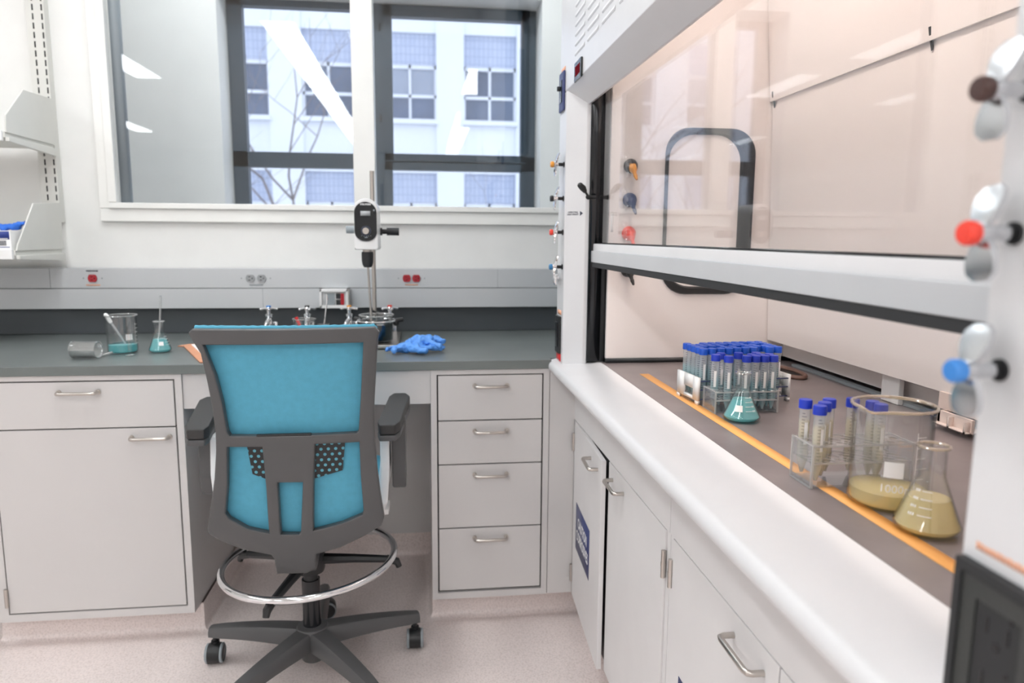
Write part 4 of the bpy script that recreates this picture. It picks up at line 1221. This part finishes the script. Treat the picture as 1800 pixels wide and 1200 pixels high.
# liner: side walls, back baffles, ceiling
LY0, LY1 = HY0 + 0.187, HY1 - 0.185
MB().box(0.552, 1.30, LY1, LY1 + 0.012, 0.945, 2.5).build('side_liner', 'liner', HOOD, True, smooth=False)
MB().box(0.552, 1.30, LY0 - 0.012, LY0, 0.945, 2.5).build('side_liner', 'liner', HOOD, True, smooth=False)
MB().box(0.552, 1.30, LY0, LY1, 2.48, 2.5).build('liner_roof', 'liner', HOOD, True, smooth=False)
MB().box(1.19, 1.20, LY0, LY1, 0.93, 2.5).build('rear_liner', 'liner', HOOD, True, smooth=False)
MB().prism([(1.066, 0.998), (1.039, 1.714), (1.045, 1.714), (1.072, 0.998)], 'y', LY0 + 0.002, LY1 - 0.004, 0.0008).build('lower_baffle', 'liner', HOOD, True)
MB().prism([(1.031, 1.7115), (0.969, 2.47), (0.975, 2.47), (1.0365, 1.7115)], 'y', LY0 + 0.002, LY1 - 0.004, 0.0008).build('upper_baffle', 'liner', HOOD, True)
s = MB()
for y in (2.098, 1.427, 0.80): s.prism([(1.0375, 1.692), (1.030, 1.722), (1.027, 1.738), (1.031, 1.738), (1.0385, 1.70)], 'y', y - 0.003, y + 0.003)
s.build('baffle_clip', 'rubber', HOOD, True)
MB().box(1.120, 1.126, LY0 + 0.002, LY1 - 0.004, 0.9460, 1.16).build('slot_back', 'liner', HOOD, True, smooth=False)
MB().box(1.100, 1.119, LY0 + 0.002, LY1 - 0.10, 0.9305, 0.9375).build('slot_curb', 'gasket', HOOD, True, smooth=False)
# bracket post in the slot and moulded corner piece
MB().box(1.085, 1.099, 1.505, 1.570, 0.931, 1.03, 0.003).build('slot_post', 'white', HOOD, True)
br_ = MB()
br_.box(1.058, 1.066, 1.10, 1.342, 0.966, 1.001, 0.001); br_.box(1.040, 1.047, 1.225, 1.318, 0.9405, 0.968, 0.001); br_.box(1.040, 1.066, 1.311, 1.318, 0.9405, 0.968); br_.box(1.030, 1.041, 1.272, 1.278, 0.9405, 0.963); br_.box(1.030, 1.041, 1.228, 1.234, 0.9405, 0.963); br_.box(1.030, 1.041, 1.225, 1.318, 0.9405, 0.9445); br_.box(1.046, 1.066, 1.225, 1.318, 0.9405, 0.9465)
br_.build('moulded_bracket', 'pinksock', HOOD, True)
# hood lamp in the roof
MB().box(0.575, 0.675, 0.80, 1.92, 2.300, 2.345, 0.004).build('lamp_housing', 'white', HOOD, True)
MB().box(0.580, 0.670, 0.81, 1.91, 2.290, 2.2995).build('lamp_diffuser', 'hoodlamp', HOOD, True, smooth=False)
MB().box(0.61, 0.64, 0.90, 0.93, 2.344, 2.485).box(0.61, 0.64, 1.79, 1.82, 2.344, 2.485).build('lamp_hanger', 'white', HOOD, True)
# access panel gasket on the far liner
def rr4(x0, x1, z0, z1, r, n=8):
    return rrect(x0, x1, z0, z1, r, n)
go = rr4(0.717, 0.995, 1.140, 1.633, 0.075); gi = rr4(0.727, 0.950, 1.164, 1.613, 0.078)
bm = bmesh.new()
A = [bm.verts.new((x, LY1 - 0.0002, z)) for x, z in go]; B = [bm.verts.new((x, LY1 - 0.010, z)) for x, z in [(x * 1.0, z) for x, z in rr4(0.719, 0.993, 1.143, 1.631, 0.074)]]
Cc = [bm.verts.new((x, LY1 - 0.012, z)) for x, z in rr4(0.7250, 0.955, 1.159, 1.617, 0.079)]; Dd = [bm.verts.new((x, LY1 - 0.0002, z)) for x, z in gi]
n = len(A)
for P, Q in ((A, B), (B, Cc), (Cc, Dd), (Dd, A)):
    for i in range(n): bm.faces.new((P[i], P[(i + 1) % n], Q[(i + 1) % n], Q[i]))
bmesh.ops.recalc_face_normals(bm, faces=bm.faces[:])
mb = MB(); mb.bm = bm
mb.build('access_panel_gasket', 'rubber', HOOD, True)
# service nozzles on the far liner
for z, mb_, mc_ in ((1.518, 'blackgloss', 'orange'), (1.420, 'navyp', 'navyp'), (1.322, 'redor', 'redor'), (1.214, 'black', 'black')):
    c = Vector((0.611, LY1, z))
    no = MB().lathe([(0, 0), (0.019, 0.0003), (0.0215, 0.005), (0.020, 0.012), (0.014, 0.019), (0, 0.021)], 24, c, (0, -1, 0)).build('service_nozzle', mb_, HOOD, True)
    d = Vector((0.10, -0.62, -0.75)).normalized()
    p = c + Vector((0.002, -0.014, -0.002))
    tp = MB().tube([p, p + d * 0.016, p + d * 0.022, p + d * 0.034, p + d * 0.036, p + d * 0.044, p + d * 0.052], [0.012, 0.011, 0.0062, 0.0048, 0.0062, 0.0048, 0.0032], 14)
    tp.build('hose_barb', mc_, no, True)
# sash
SH = MB()
SY0, SY1 = HY0 + 0.15, HY1 - 0.15
so = SH.box(0.510, 0.536, SY0, SY1, 1.268, 1.291, 0.003).build('sash', 'alu', HOOD, True)
MB().box(0.504, 0.512, SY0, SY1, 1.236, 1.270, 0.002).box(0.512, 0.536, SY0, SY1, 1.240, 1.268).build('sash_rail', 'alu2', so, True)
MB().box(0.507, 0.540, SY0, SY1, 1.221, 1.2375, 0.003).build('sash_gasket', 'rubber', so, True)
MB().box(0.514, 0.530, SY0, SY1, 1.290, 1.2945).build('glazing_bead', 'blackgloss', so, True)
MB().box(0.518, 0.524, SY0 + 0.004, SY1 - 0.004, 1.292, 2.35).build('sash_glass', 'sash', so, True, smooth=False)
MB().box(0.498, 0.513, SY1 - 0.004, SY1 + 0.018, 1.274, 1.296, 0.004).build('end_cap', 'white', so, True)
# sash stop lever, arrow decal, sticker
lp = MB().tube([(0.512, 2.128, 1.4275), (0.488, 2.128, 1.4275)], 0.0055, 12).ball((0.488, 2.128, 1.4275), 0.0075, 12).tube([(0.488, 2.126, 1.430), (0.478, 2.122, 1.442)], 0.0035, 10).tube([(0.478, 2.122, 1.442), (0.470, 2.118, 1.452), (0.462, 2.116, 1.459)], [0.006, 0.0095, 0.0085], 14).ball((0.461, 2.1155, 1.460), 0.0085, 14)
lp.build('sash_stop', 'black', HOOD, True)
an = Vector((-0.05, -0.053, 0)).normalized()  # outward normal of the far post's angled face
ar = Vector((0.053, -0.05, 0)).normalized()
hinv = wmat(HOOD).inverted()
pc = Vector((0.459, 2.178, 1.381)) + an * 0.0006
text_obj('height_decal', 'OPERATING\nSASH HEIGHT', 0.0065, 'ink', HOOD, hinv @ basis(ar, (0, 0, 1), pc - ar * 0.006), 0.0001, 0.0002)
mb = MB()
vs = [mb.bm.verts.new(pc + ar * a + Vector((0, 0, b)) + an * 0.0002) for a, b in ((0.019, -0.0075), (0.030, 0), (0.019, 0.0075))]
mb.bm.faces.new(vs); mb.build('arrow_decal', 'ink', HOOD, True)
MB().box(0.5445, 0.5525, LY1 - 0.047, LY1 - 0.046, 1.325, 1.38).build('inspection_sticker', 'label', HOOD, True)

# valves on the posts
def valve(y, z, mat, what, big=False, tw=0.0):
    v = MB()
    v.lathe([(0, 0.0003), (0.0085, 0.0003), (0.0085, 0.003), (0.0052, 0.0035), (0.0052, 0.020), (0, 0.020)], 16, (FX, y, z), (-1, 0, 0))
    vo = v.build('service_valve', 'black', HOOD, True)
    plabel(vo, what)
    h = MB()
    ax = Vector((-1, 0, 0))
    h.lathe([(0, 0.019), (0.0065, 0.019), (0.0078, 0.024), (0.0078, 0.032), (0, 0.033)], 18, (FX, y, z), (-1, 0, 0))
    up_ = Vector((0, math.sin(tw), math.cos(tw)))
    sd = Vector((0, up_.z, -up_.y))
    for s_ in (1, -1):
        bm_ = h.bm
        # a curved paddle wing
        rows = []
        for i in range(7):
            q = i / 6
            L_ = 0.004 + q * 0.031
            w = (0.0055 + (0.0085 if big else 0.0065) * math.sin(q * PI * 0.8)) * (1.0 if q < 0.95 else 0.62)
            lean = 0.026 - 0.006 * q * s_ - 0.004 * q * q
            th = 0.0028 * (1 - 0.4 * q)
            c_ = Vector((FX, y, z)) + up_ * (s_ * L_) + ax * lean
            rows.append([bm_.verts.new(c_ + sd * a + ax * b) for a, b in ((-w, -th), (0, -th * 1.4), (w, -th), (w, th), (0, th * 1.4), (-w, th))])
        for A, B in zip(rows, rows[1:]):
            for i in range(6): bm_.faces.new((A[i], A[(i + 1) % 6], B[(i + 1) % 6], B[i]))
        bm_.faces.new(rows[0]); bm_.faces.new(rows[-1][::-1])
    bmesh.ops.recalc_face_normals(h.bm, faces=h.bm.faces[:])
    if big: h.lathe([(0.0058, 0.008), (0.0058, 0.0205)], 16, (FX, y, z), (-1, 0, 0))
    h.build('handle', 'satin' if big else 'chrome', vo, True)
    MB().lathe([(0, 0.0325), (0.0085, 0.0325), (0.0092, 0.034), (0.0092, 0.040), (0.0075, 0.0425), (0, 0.043)], 22, (FX, y, z), (-1, 0, 0)).build('index_button', mat, vo, True)
for z, mt_, nm in ((1.529, 'orange', 'orange'), (1.427, 'black', 'black'), (1.3245, 'redor', 'red'), (1.218, 'blue2', 'blue')):
    valve(2.222, z, mt_, 'chrome valve with %s button on the far post' % nm)
for z, mt_, nm, tw in ((1.416, 'brown', 'dark brown', 0.0), (1.315, 'redor', 'red', 0.15), (1.213, 'blue', 'blue', 0.1)):
    valve(0.487, z, mt_, 'large chrome valve with %s button on the near post' % nm, True, tw)
# chrome lower service tap on the far post
o = MB().lathe([(0, 0), (0.012, 0.0003), (0.012, 0.006), (0.008, 0.008), (0.008, 0.016), (0, 0.018)], 18, (FX, 2.262, 1.186), (-1, 0, 0)).tube([(FX - 0.012, 2.262, 1.19), (FX - 0.014, 2.262, 1.172), (FX - 0.012, 2.262, 1.160)], [0.008, 0.010, 0.006], 12)
o.build('service_tap', 'chrome', HOOD, True)

def plate(y0, y1, z0, z1, name, mat, label):
    o = MB().box(FX - 0.0075, FX - 0.0003, y0, y1, z0, z1, 0.003).build(name, mat, HOOD, True)
    plabel(o, label)
    return o
p_ = plate(2.225, 2.293, 0.942, 1.062, 'power_outlet', 'black', 'black outlet plate low on the far post')
MB().box(FX - 0.0105, FX - 0.0070, 2.243, 2.275, 0.962, 1.042, 0.002).build('outlet_face', 'blackgloss', p_, True)
o = MB().box(FX - 0.002, FX - 0.0003, 2.225, 2.293, 0.918, 0.9415).build('red_sticker', 'red', HOOD, True)
o = MB().box(FX - 0.0012, FX - 0.0003, 2.228, 2.285, 1.066, 1.080).build('orange_sticker', 'salmon', HOOD, True)
p_ = plate(2.222, 2.290, 1.690, 1.806, 'light_switch', 'navy', 'dark switch plate high on the far post')
MB().box(FX - 0.010, FX - 0.007, 2.240, 2.272, 1.715, 1.782, 0.002).box(FX - 0.020, FX - 0.009, 2.251, 2.261, 1.750, 1.764, 0.002).build('toggle', 'blackgloss', p_, True)
o = MB().box(FX - 0.0012, FX - 0.0003, 2.226, 2.286, 1.808, 1.819).build('orange_sticker', 'salmon', HOOD, True)
# near outlet: recessed frame, duplex face, slots
Y0, Y1, Z0, Z1 = 0.415, 0.503, 0.935, 1.059
fr = wall_hole(MB(), 'x', FX - 0.0085, FX - 0.0003, Y0, Y1, Z0, Z1, (Y0 + 0.008, Y1 - 0.007, Z0 + 0.008, Z1 - 0.009))
po = fr.build('power_outlet', 'rubber', HOOD, True, smooth=False); plabel(po, 'black duplex outlet on the near post')
wl = wall_hole(MB(), 'x', FX - 0.0062, FX - 0.0004, Y0 + 0.008, Y1 - 0.007, Z0 + 0.008, Z1 - 0.009, (Y0 + 0.022, Y1 - 0.022, Z0 + 0.018, Z1 - 0.026))
wl.build('cover_plate', 'outletgrey', po, True, smooth=False)
MB().box(FX - 0.0045, FX - 0.0005, Y0 + 0.018, Y1 - 0.018, Z0 + 0.018, Z1 - 0.020, 0.001).build('outlet_face', 'rubber', po, True)
s = MB()
for zc in (1.017, 0.974):
    s.box(FX - 0.0050, FX - 0.0042, 0.468, 0.4705, zc - 0.006, zc + 0.006); s.box(FX - 0.0050, FX - 0.0042, 0.448, 0.4505, zc - 0.0065, zc + 0.0065)
    s.cyl((FX - 0.0050, 0.459, zc - 0.013), (FX - 0.0042, 0.459, zc - 0.013), 0.0036, seg=12); s.cyl((FX - 0.0050, 0.4475, zc + 0.013), (FX - 0.0042, 0.4475, zc + 0.013), 0.002, seg=10)
s.build('slots', 'blackgloss', po, True)
s = MB(); rnd = random.Random(8)
yy = 0.492
while yy > 0.415:
    w_ = rnd.uniform(0.0018, 0.004); s.box(FX - 0.0008, FX - 0.0003, yy - w_, yy, 1.069, 1.069 + 0.006 * rnd.uniform(.8, 1)); yy -= w_ + 0.001
s.build('circuit_caption', 'salmon', HOOD, True)
MB().box(FX - 0.0015, FX - 0.0003, 0.415, 0.503, 0.918, 0.9345).build('red_sticker', 'red', HOOD, True)

# airfoil sill
sp = [(0.470, 0.872), (0.424, 0.872)] + [(0.424 + 0.021 * math.cos(a), 0.893 + 0.021 * math.sin(a)) for a in [1.5 * PI - PI * k / 10 for k in range(11)]]
sp = [(0.478, 0.872)] + [(0.424 - 0.0 + 0.019 * math.cos(a), 0.892 + 0.019 * math.sin(a)) for a in [1.5 * PI - PI * 0.95 * k / 10 for k in range(11)]] + [(0.47, 0.920), (0.5415, 0.930), (0.5415, 0.905), (0.478, 0.895)]
tag(MB().prism(sp, 'y', HY0 - 0.02, HY1 + 0.008, 0.0).build('hood_sill', 'hood'), 'long white rounded sill along the front edge of the fume hood', 'sill')

# worktop
t = thing('hood_worktop', 'grey-brown epoxy work surface inside the fume hood with an orange tape line', 'worktop', (0.85, YM, 0.90))
MB().box(0.5425, 1.19, LY0 - 0.01, LY1 + 0.01, 0.900, 0.930, 0.002).build('top', 'hoodtop', t, True)
MB().box(0.552, 1.19, LY1 - 0.004, LY1 + 0.002, 0.9303, 0.944).build('liner_gap_shade', 'black', t, True)  # black strip painting in the shade of the gap under the side liner
MB().box(0.603, 0.629, LY0 + 0.02, 1.936, 0.9301, 0.9308).build('tape_line', 'tape', t, True)
# cup sink rim at the far back corner
t = thing('cup_sink', 'brown oval cup sink in the far back corner of the hood worktop', 'sink', (1.02, 1.90, 0.9302))
pts = [(0.035 * math.cos(a), 0.085 * math.sin(a), 0.006) for a in [2 * PI * k / 40 for k in range(40)]]
MB().tube(pts, 0.006, 8, closed=True).build('rim', 'rust', t)
MB().prism([(0.033 * math.cos(a), 0.083 * math.sin(a)) for a in [2 * PI * k / 40 for k in range(40)]], 'z', 0.0003, 0.003).build('basin', 'black', t)

# base cabinets under the hood
HX = 0.500
def hood_cabinet(ya, yb, label, ajar):
    """ya = far end, yb = near end"""
    t = thing('hood_base_cabinet', label, 'cabinet', (0.8, (ya + yb) / 2, 0))
    mb = MB().box(HX + 0.012, 1.19, yb, ya, 0.095, 0.898)
    mb.box(HX - 0.003, HX + 0.012, yb, ya, 0.712, 0.884)
    mb.box(HX, HX + 0.012, ya - 0.018, ya, 0.095, 0.714); mb.box(HX, HX + 0.012, yb, yb + 0.020, 0.095, 0.714)
    mb.build('carcass', 'hood2', t, True, smooth=False)
    MB().box(HX + 0.0095, HX + 0.0118, yb + 0.02, ya - 0.018, 0.098, 0.711).build('shadow_gap', 'cabdark', t, True)
    MB().box(HX + 0.05, 1.15, yb + 0.002, ya - 0.002, 0.001, 0.095).build('toe_kick', 'floor', t, True, smooth=False)
    mid = (ya + yb) / 2 + 0.012
    for side in (0, 1):
        y_h = ya - 0.0195 if side == 0 else yb + 0.0215
        y_f = mid + 0.002 if side == 0 else mid - 0.002
        s_ = -1 if side == 0 else 1
        door = D.objects.new('door', None)
        W_ = abs(y_h - y_f)
        mb = MB().box(-0.004 , 0.010, min(0, s_ * W_), max(0, s_ * W_), 0.0985, 0.7095, 0.0015)
        do = mb.build('door', 'hood2', t)
        do.location = Vector((HX, y_h, 0)) - Vector(t.location)
        if side == 0 and ajar: do.rotation_euler = (0, 0, -math.radians(ajar))
        # hinges
        for z in (0.635, 0.175):
            h = MB().cyl((-0.0065, -s_ * 0.0, z - 0.030), (-0.0065, -s_ * 0.0, z + 0.030), 0.0052, seg=12)
            h.cyl((-0.0065, 0, z - 0.004), (-0.0065, 0, z + 0.004), 0.0058, seg=12)
            h.build('hinge', 'brushed', do)
        # pull, horizontal near the free edge
        yc = s_ * (W_ - 0.095)
        zc = 0.672
        L_, d_ = 0.104, 0.030
        pts = [(-0.004, yc - L_ / 2, zc), (-d_ + 0.008, yc - L_ / 2, zc), (-d_ + 0.002, yc - L_ / 2 + 0.003, zc), (-d_, yc - L_ / 2 + 0.010, zc)]
        pts += [(p[0], 2 * yc - p[1], p[2]) for p in pts[::-1]]
        MB().tube(pts, 0.0052, 10).build('handle', 'brushed', do)
        if side == 0:
            # navy caution sign
            ys = s_ * 0.182
            sg = MB().box(-0.0049, -0.0042, ys - 0.118, ys + 0.118, 0.295, 0.450).build('caution_sign', 'navy', do)
            text_obj('sign_text', 'CAUTION\nCORROSIVES', 0.047, 'inkwhite', sg, basis((0, -1, 0), (0, 0, 1), (-0.0051, ys, 0.372)), 0.0001, 0.0008, sx=0.74)
    return t
MT['hood2'] = pmat('pale_grey_cabinet_enamel', (222, 220, 220), 0.4)
hood_cabinet(2.305, 1.355, 'pale grey cabinet under the far half of the fume hood, one door ajar', 2.6)
hood_cabinet(1.353, 0.403, 'pale grey cabinet under the near half of the fume hood, doors closed', 0)

# ================================================================== THINGS IN THE HOOD
ZH = 0.9302
def tube_proto(capmat, liqmat, lvl, liq_h, flip):
    """15 ml conical tube, tip at z=0"""
    t = D.objects.new('centrifuge_tube', None); C.objects.link(t)
    b = MB().lathe([(0, 0), (0.0024, 0.0006), (0.0080, 0.021), (0.0084, 0.024), (0.0084, 0.108)], 18)
    b.build('tube_body', 'pp', t)
    MB().lathe([(0, 0.001), (0.002, 0.0018), (0.0073, 0.021), (0.0077, 0.024), (0.0077, liq_h), (0, liq_h)], 14).build('liquid', liqmat, t)
    cp = MB()
    cp.lathe([(0.0088, 0.1055), (0.0102, 0.1055), (0.0102, 0.1175), (0.0093, 0.1195), (0, 0.1195)], 24)
    cp.build('cap', capmat, t)
    s = MB()
    for k in range(14):
        z = 0.030 + k * 0.0052
        patch_bm(s, 0.0086, -2.45, -2.45 + (0.55 if k % 2 else 0.85), z, z + 0.0009, n=2)
    s.build('graduation', 'ink', t)
    s = MB(); patch_bm(s, 0.0086, -1.9, -1.25, 0.048, 0.084, n=4)
    s.build('write_on_patch', 'label', t)
    return t
protos = {}
ordn = ['first', 'second', 'third', 'fourth', 'fifth', 'sixth', 'seventh', 'eighth', 'ninth', 'tenth', 'eleventh', 'twelfth', 'thirteenth']
def place_tube(kind, x, y, z, label, group, rot):
    pr = {'t': ('cap', 'paleliq', 0, 0.070), 'v': ('capv', 'paleliq', 0, 0.062), 'y': ('capv', 'paleyel', 0, 0.086)}[kind]
    if kind not in protos:
        o = protos[kind] = tube_proto(pr[0], pr[1], 0, pr[3], False)
    else:
        o = copy_tree(protos[kind])
    o.location = (x, y, z); o.rotation_euler = (0, 0, rot)
    o['label'] = label; o['category'] = 'test tube'; o['group'] = group

def plate_with_holes(name, mat, parent, x0, x1, y0, y1, z, th, cols, rows_, r):
    """flat tier, pierced by a grid of round holes"""
    bm = bmesh.new()
    outer_ = [(x0, y0), (x1, y0), (x1, y1), (x0, y1)]
    es = []
    for loop in [outer_] + [[(cx + r * math.cos(-2 * PI * k / 14), cy_ + r * math.sin(-2 * PI * k / 14)) for k in range(14)] for cx in cols for cy_ in rows_]:
        vs = [bm.verts.new((a, b, z)) for a, b in loop]
        es += [bm.edges.new((vs[i], vs[(i + 1) % len(vs)])) for i in range(len(vs))]
    bmesh.ops.triangle_fill(bm, edges=es, use_beauty=True, normal=(0, 0, 1))
    rg = bmesh.ops.extrude_face_region(bm, geom=bm.faces[:])
    bmesh.ops.translate(bm, verts=[g_ for g_ in rg['geom'] if isinstance(g_, bmesh.types.BMVert)], vec=(0, 0, th))
    bmesh.ops.recalc_face_normals(bm, faces=bm.faces[:])
    mb = MB(); mb.bm = bm
    return mb.build(name, mat, parent, smooth=False)

# white-ended rack
RX0, RX1, RY0, RY1 = 0.622, 0.858, 1.552, 1.662
t = thing('tube_rack', 'large rack with white end plates full of blue-capped tubes, far end of the hood', 'tube rack', (RX0, RY0, ZH), 0.09)
LX, LYR = RX1 - RX0, RY1 - RY0
for x in (0, LX - 0.006):
    e = MB()
    wall_hole(e, 'x', x, x + 0.006, 0.0, LYR, 0.009, 0.064, (0.026, 0.072, 0.017, 0.035)); e.box(x, x + 0.006, 0.0, 0.014, 0.0005, 0.009); e.box(x, x + 0.006, LYR - 0.014, LYR, 0.0005, 0.009)
    e.build('end_plate', 'white', t)
cols = [0.0165 + 0.0209 * k for k in range(10)]
rows_ = [0.0125 + 0.0212 * k for k in range(5)]
for z in (0.012, 0.034, 0.054):
    plate_with_holes('tier', 'acrylic', t, 0.006, LX - 0.006, 0.001, LYR - 0.001, z, 0.0025, cols, rows_, 0.0090)
edg = MB()
for z in (0.012, 0.034, 0.054):
    edg.box(LX - 0.05, LX - 0.006, 0.0002, 0.0012, z, z + 0.0025)
    edg.box(0.006, 0.03, 0.0002, 0.0012, z, z + 0.0025)
edg.build('tier_edge_line', 'navy', t)
rnd = random.Random(11)
nt_ = 0
for j, ry in enumerate(rows_):
    m_ = 0
    for i, rx in enumerate(cols):
        if j == 0 and i in (7,): continue
        if rnd.random() < 0.16 and j > 0: continue
        m_ += 1
        rown = ('front row', 'second row', 'middle row', 'fourth row', 'back row')[j]
        place_tube('t', RX0 + rx * math.cos(.09) - ry * math.sin(.09), RY0 + rx * math.sin(.09) + ry * math.cos(.09), ZH + 0.010, 'blue-capped pale teal tube, %s of the white-ended rack, %s from its left end' % (rown, ordn[m_ - 1]), 'tubes in the white-ended rack', rnd.uniform(-0.5, 0.5))
# clear rack with teal tubes
def clear_rack(name, label, x0, y0, lx, ly, cols, rows_, hs, edge='acryledge'):
    t = thing(name, label, 'tube rack', (x0, y0, ZH))
    for x in (0, lx - 0.003):
        MB().box(x, x + 0.003, 0, ly, 0.0005, hs[-1] + 0.003).build('end_plate', 'acrylic', t, smooth=False)
        e = MB()
        for y in (0.0, ly): e.box(x - 0.0002, x + 0.0032, y - 0.0012, y + 0.0012, 0.0005, hs[-1] + 0.003)
        for z in (0.0012, hs[-1] + 0.003): e.box(x - 0.0002, x + 0.0032, 0, ly, z - 0.0009, z + 0.0009)
        e.build('plate_edge', edge, t, smooth=False)
    for z in hs[1:]:
        tr_ = plate_with_holes('tier', 'acrylic', t, 0.003, lx - 0.003, 0.0, ly, z, 0.003, cols, rows_, 0.0091)
        e = MB()
        for y in (0.0, ly): e.box(0.003, lx - 0.003, y - 0.0008, y + 0.0008, z, z + 0.003)
        for cx in cols:
            for cy_ in rows_: e.tube([(cx + 0.0091 * math.cos(2 * PI * k / 14), cy_ + 0.0091 * math.sin(2 * PI * k / 14), z + 0.003) for k in range(14)], 0.0005, 4, closed=True)
        e.build('tier_edge', edge, tr_, smooth=False)
    MB().box(0.003, lx - 0.003, 0, ly, hs[0], hs[0] + 0.003).build('base_tier', 'acrylic', t, smooth=False)
    return t
cc_ = [0.0115 + 0.0206 * k for k in range(7)]
rr_ = [0.0115, 0.033, 0.0545]
clear_rack('tube_rack', 'clear plastic rack of violet-capped teal tubes behind the teal flask in the hood', 0.628, 1.468, 0.146, 0.066, cc_, rr_, (0.003, 0.028, 0.046))
k_ = 0
for i, j in ((1, 0), (0, 1), (1, 2), (3, 0), (4, 0), (5, 0), (6, 0), (3, 2), (4, 1), (5, 2), (6, 1), (5, 1)):
    rown = ('front row', 'middle row', 'back row')[j]
    place_tube('v', 0.628 + cc_[i], 1.468 + rr_[j], ZH + 0.007, 'violet-blue-capped tube in the clear rack behind the teal flask, %s, %s hole from left' % (rown, ordn[i]), 'tubes in the clear rack behind the teal flask', random.uniform(-.5, .5))
flask('erlenmeyer_flask', 'conical flask half full of teal liquid in front of the tubes in the hood', (0.664, 1.412, ZH), 0.0385, 0.103, 0.0135, 0.047, 'tealliq', label_ang=-2.45, rim='rim')

# yellow tubes
cc_ = [0.0135 + 0.0200 * k for k in range(8)]
rr_ = [0.0100, 0.0310, 0.0520]
clear_rack('tube_rack', 'clear acrylic rack of yellow-liquid tubes beside the large beaker', 0.586, 0.998, 0.168, 0.062, cc_, rr_, (0.002, 0.038, 0.065))
for (i, j), ds in zip(((0, 2), (0, 0), (1, 1), (2, 2), (4, 2), (5, 1), (5, 0)), ('nearest the left end at the back', 'at the front left corner', 'in the middle row behind the front left tube', 'in the back row, third hole from left', 'in the back row seen through the beaker', 'in the middle row seen through the beaker', 'in the front row seen through the beaker')):
    place_tube('y', 0.586 + cc_[i], 0.998 + rr_[j], ZH + 0.0095, 'blue-capped yellow tube %s of the acrylic rack' % ds if 'of' not in ds else ds, 'yellow tubes in the acrylic rack', random.uniform(-.5, .4))
beaker('large_beaker', 'large 1000 ml glass beaker with shallow yellow liquid in the hood', (0.668, 0.934, ZH), 0.0535, 0.148, 0.026, 'yelliq', spout_ang=-2.6 + PI * 0, rim='rimwarm', label_ang=-2.3, big='1000ml')
flask('erlenmeyer_flask', 'conical flask of yellow liquid at the near end of the hood', (0.656, 0.832, ZH), 0.041, 0.117, 0.0168, 0.047, 'yelliq', label_ang=-2.7, rim='rimwarm', patch=False)
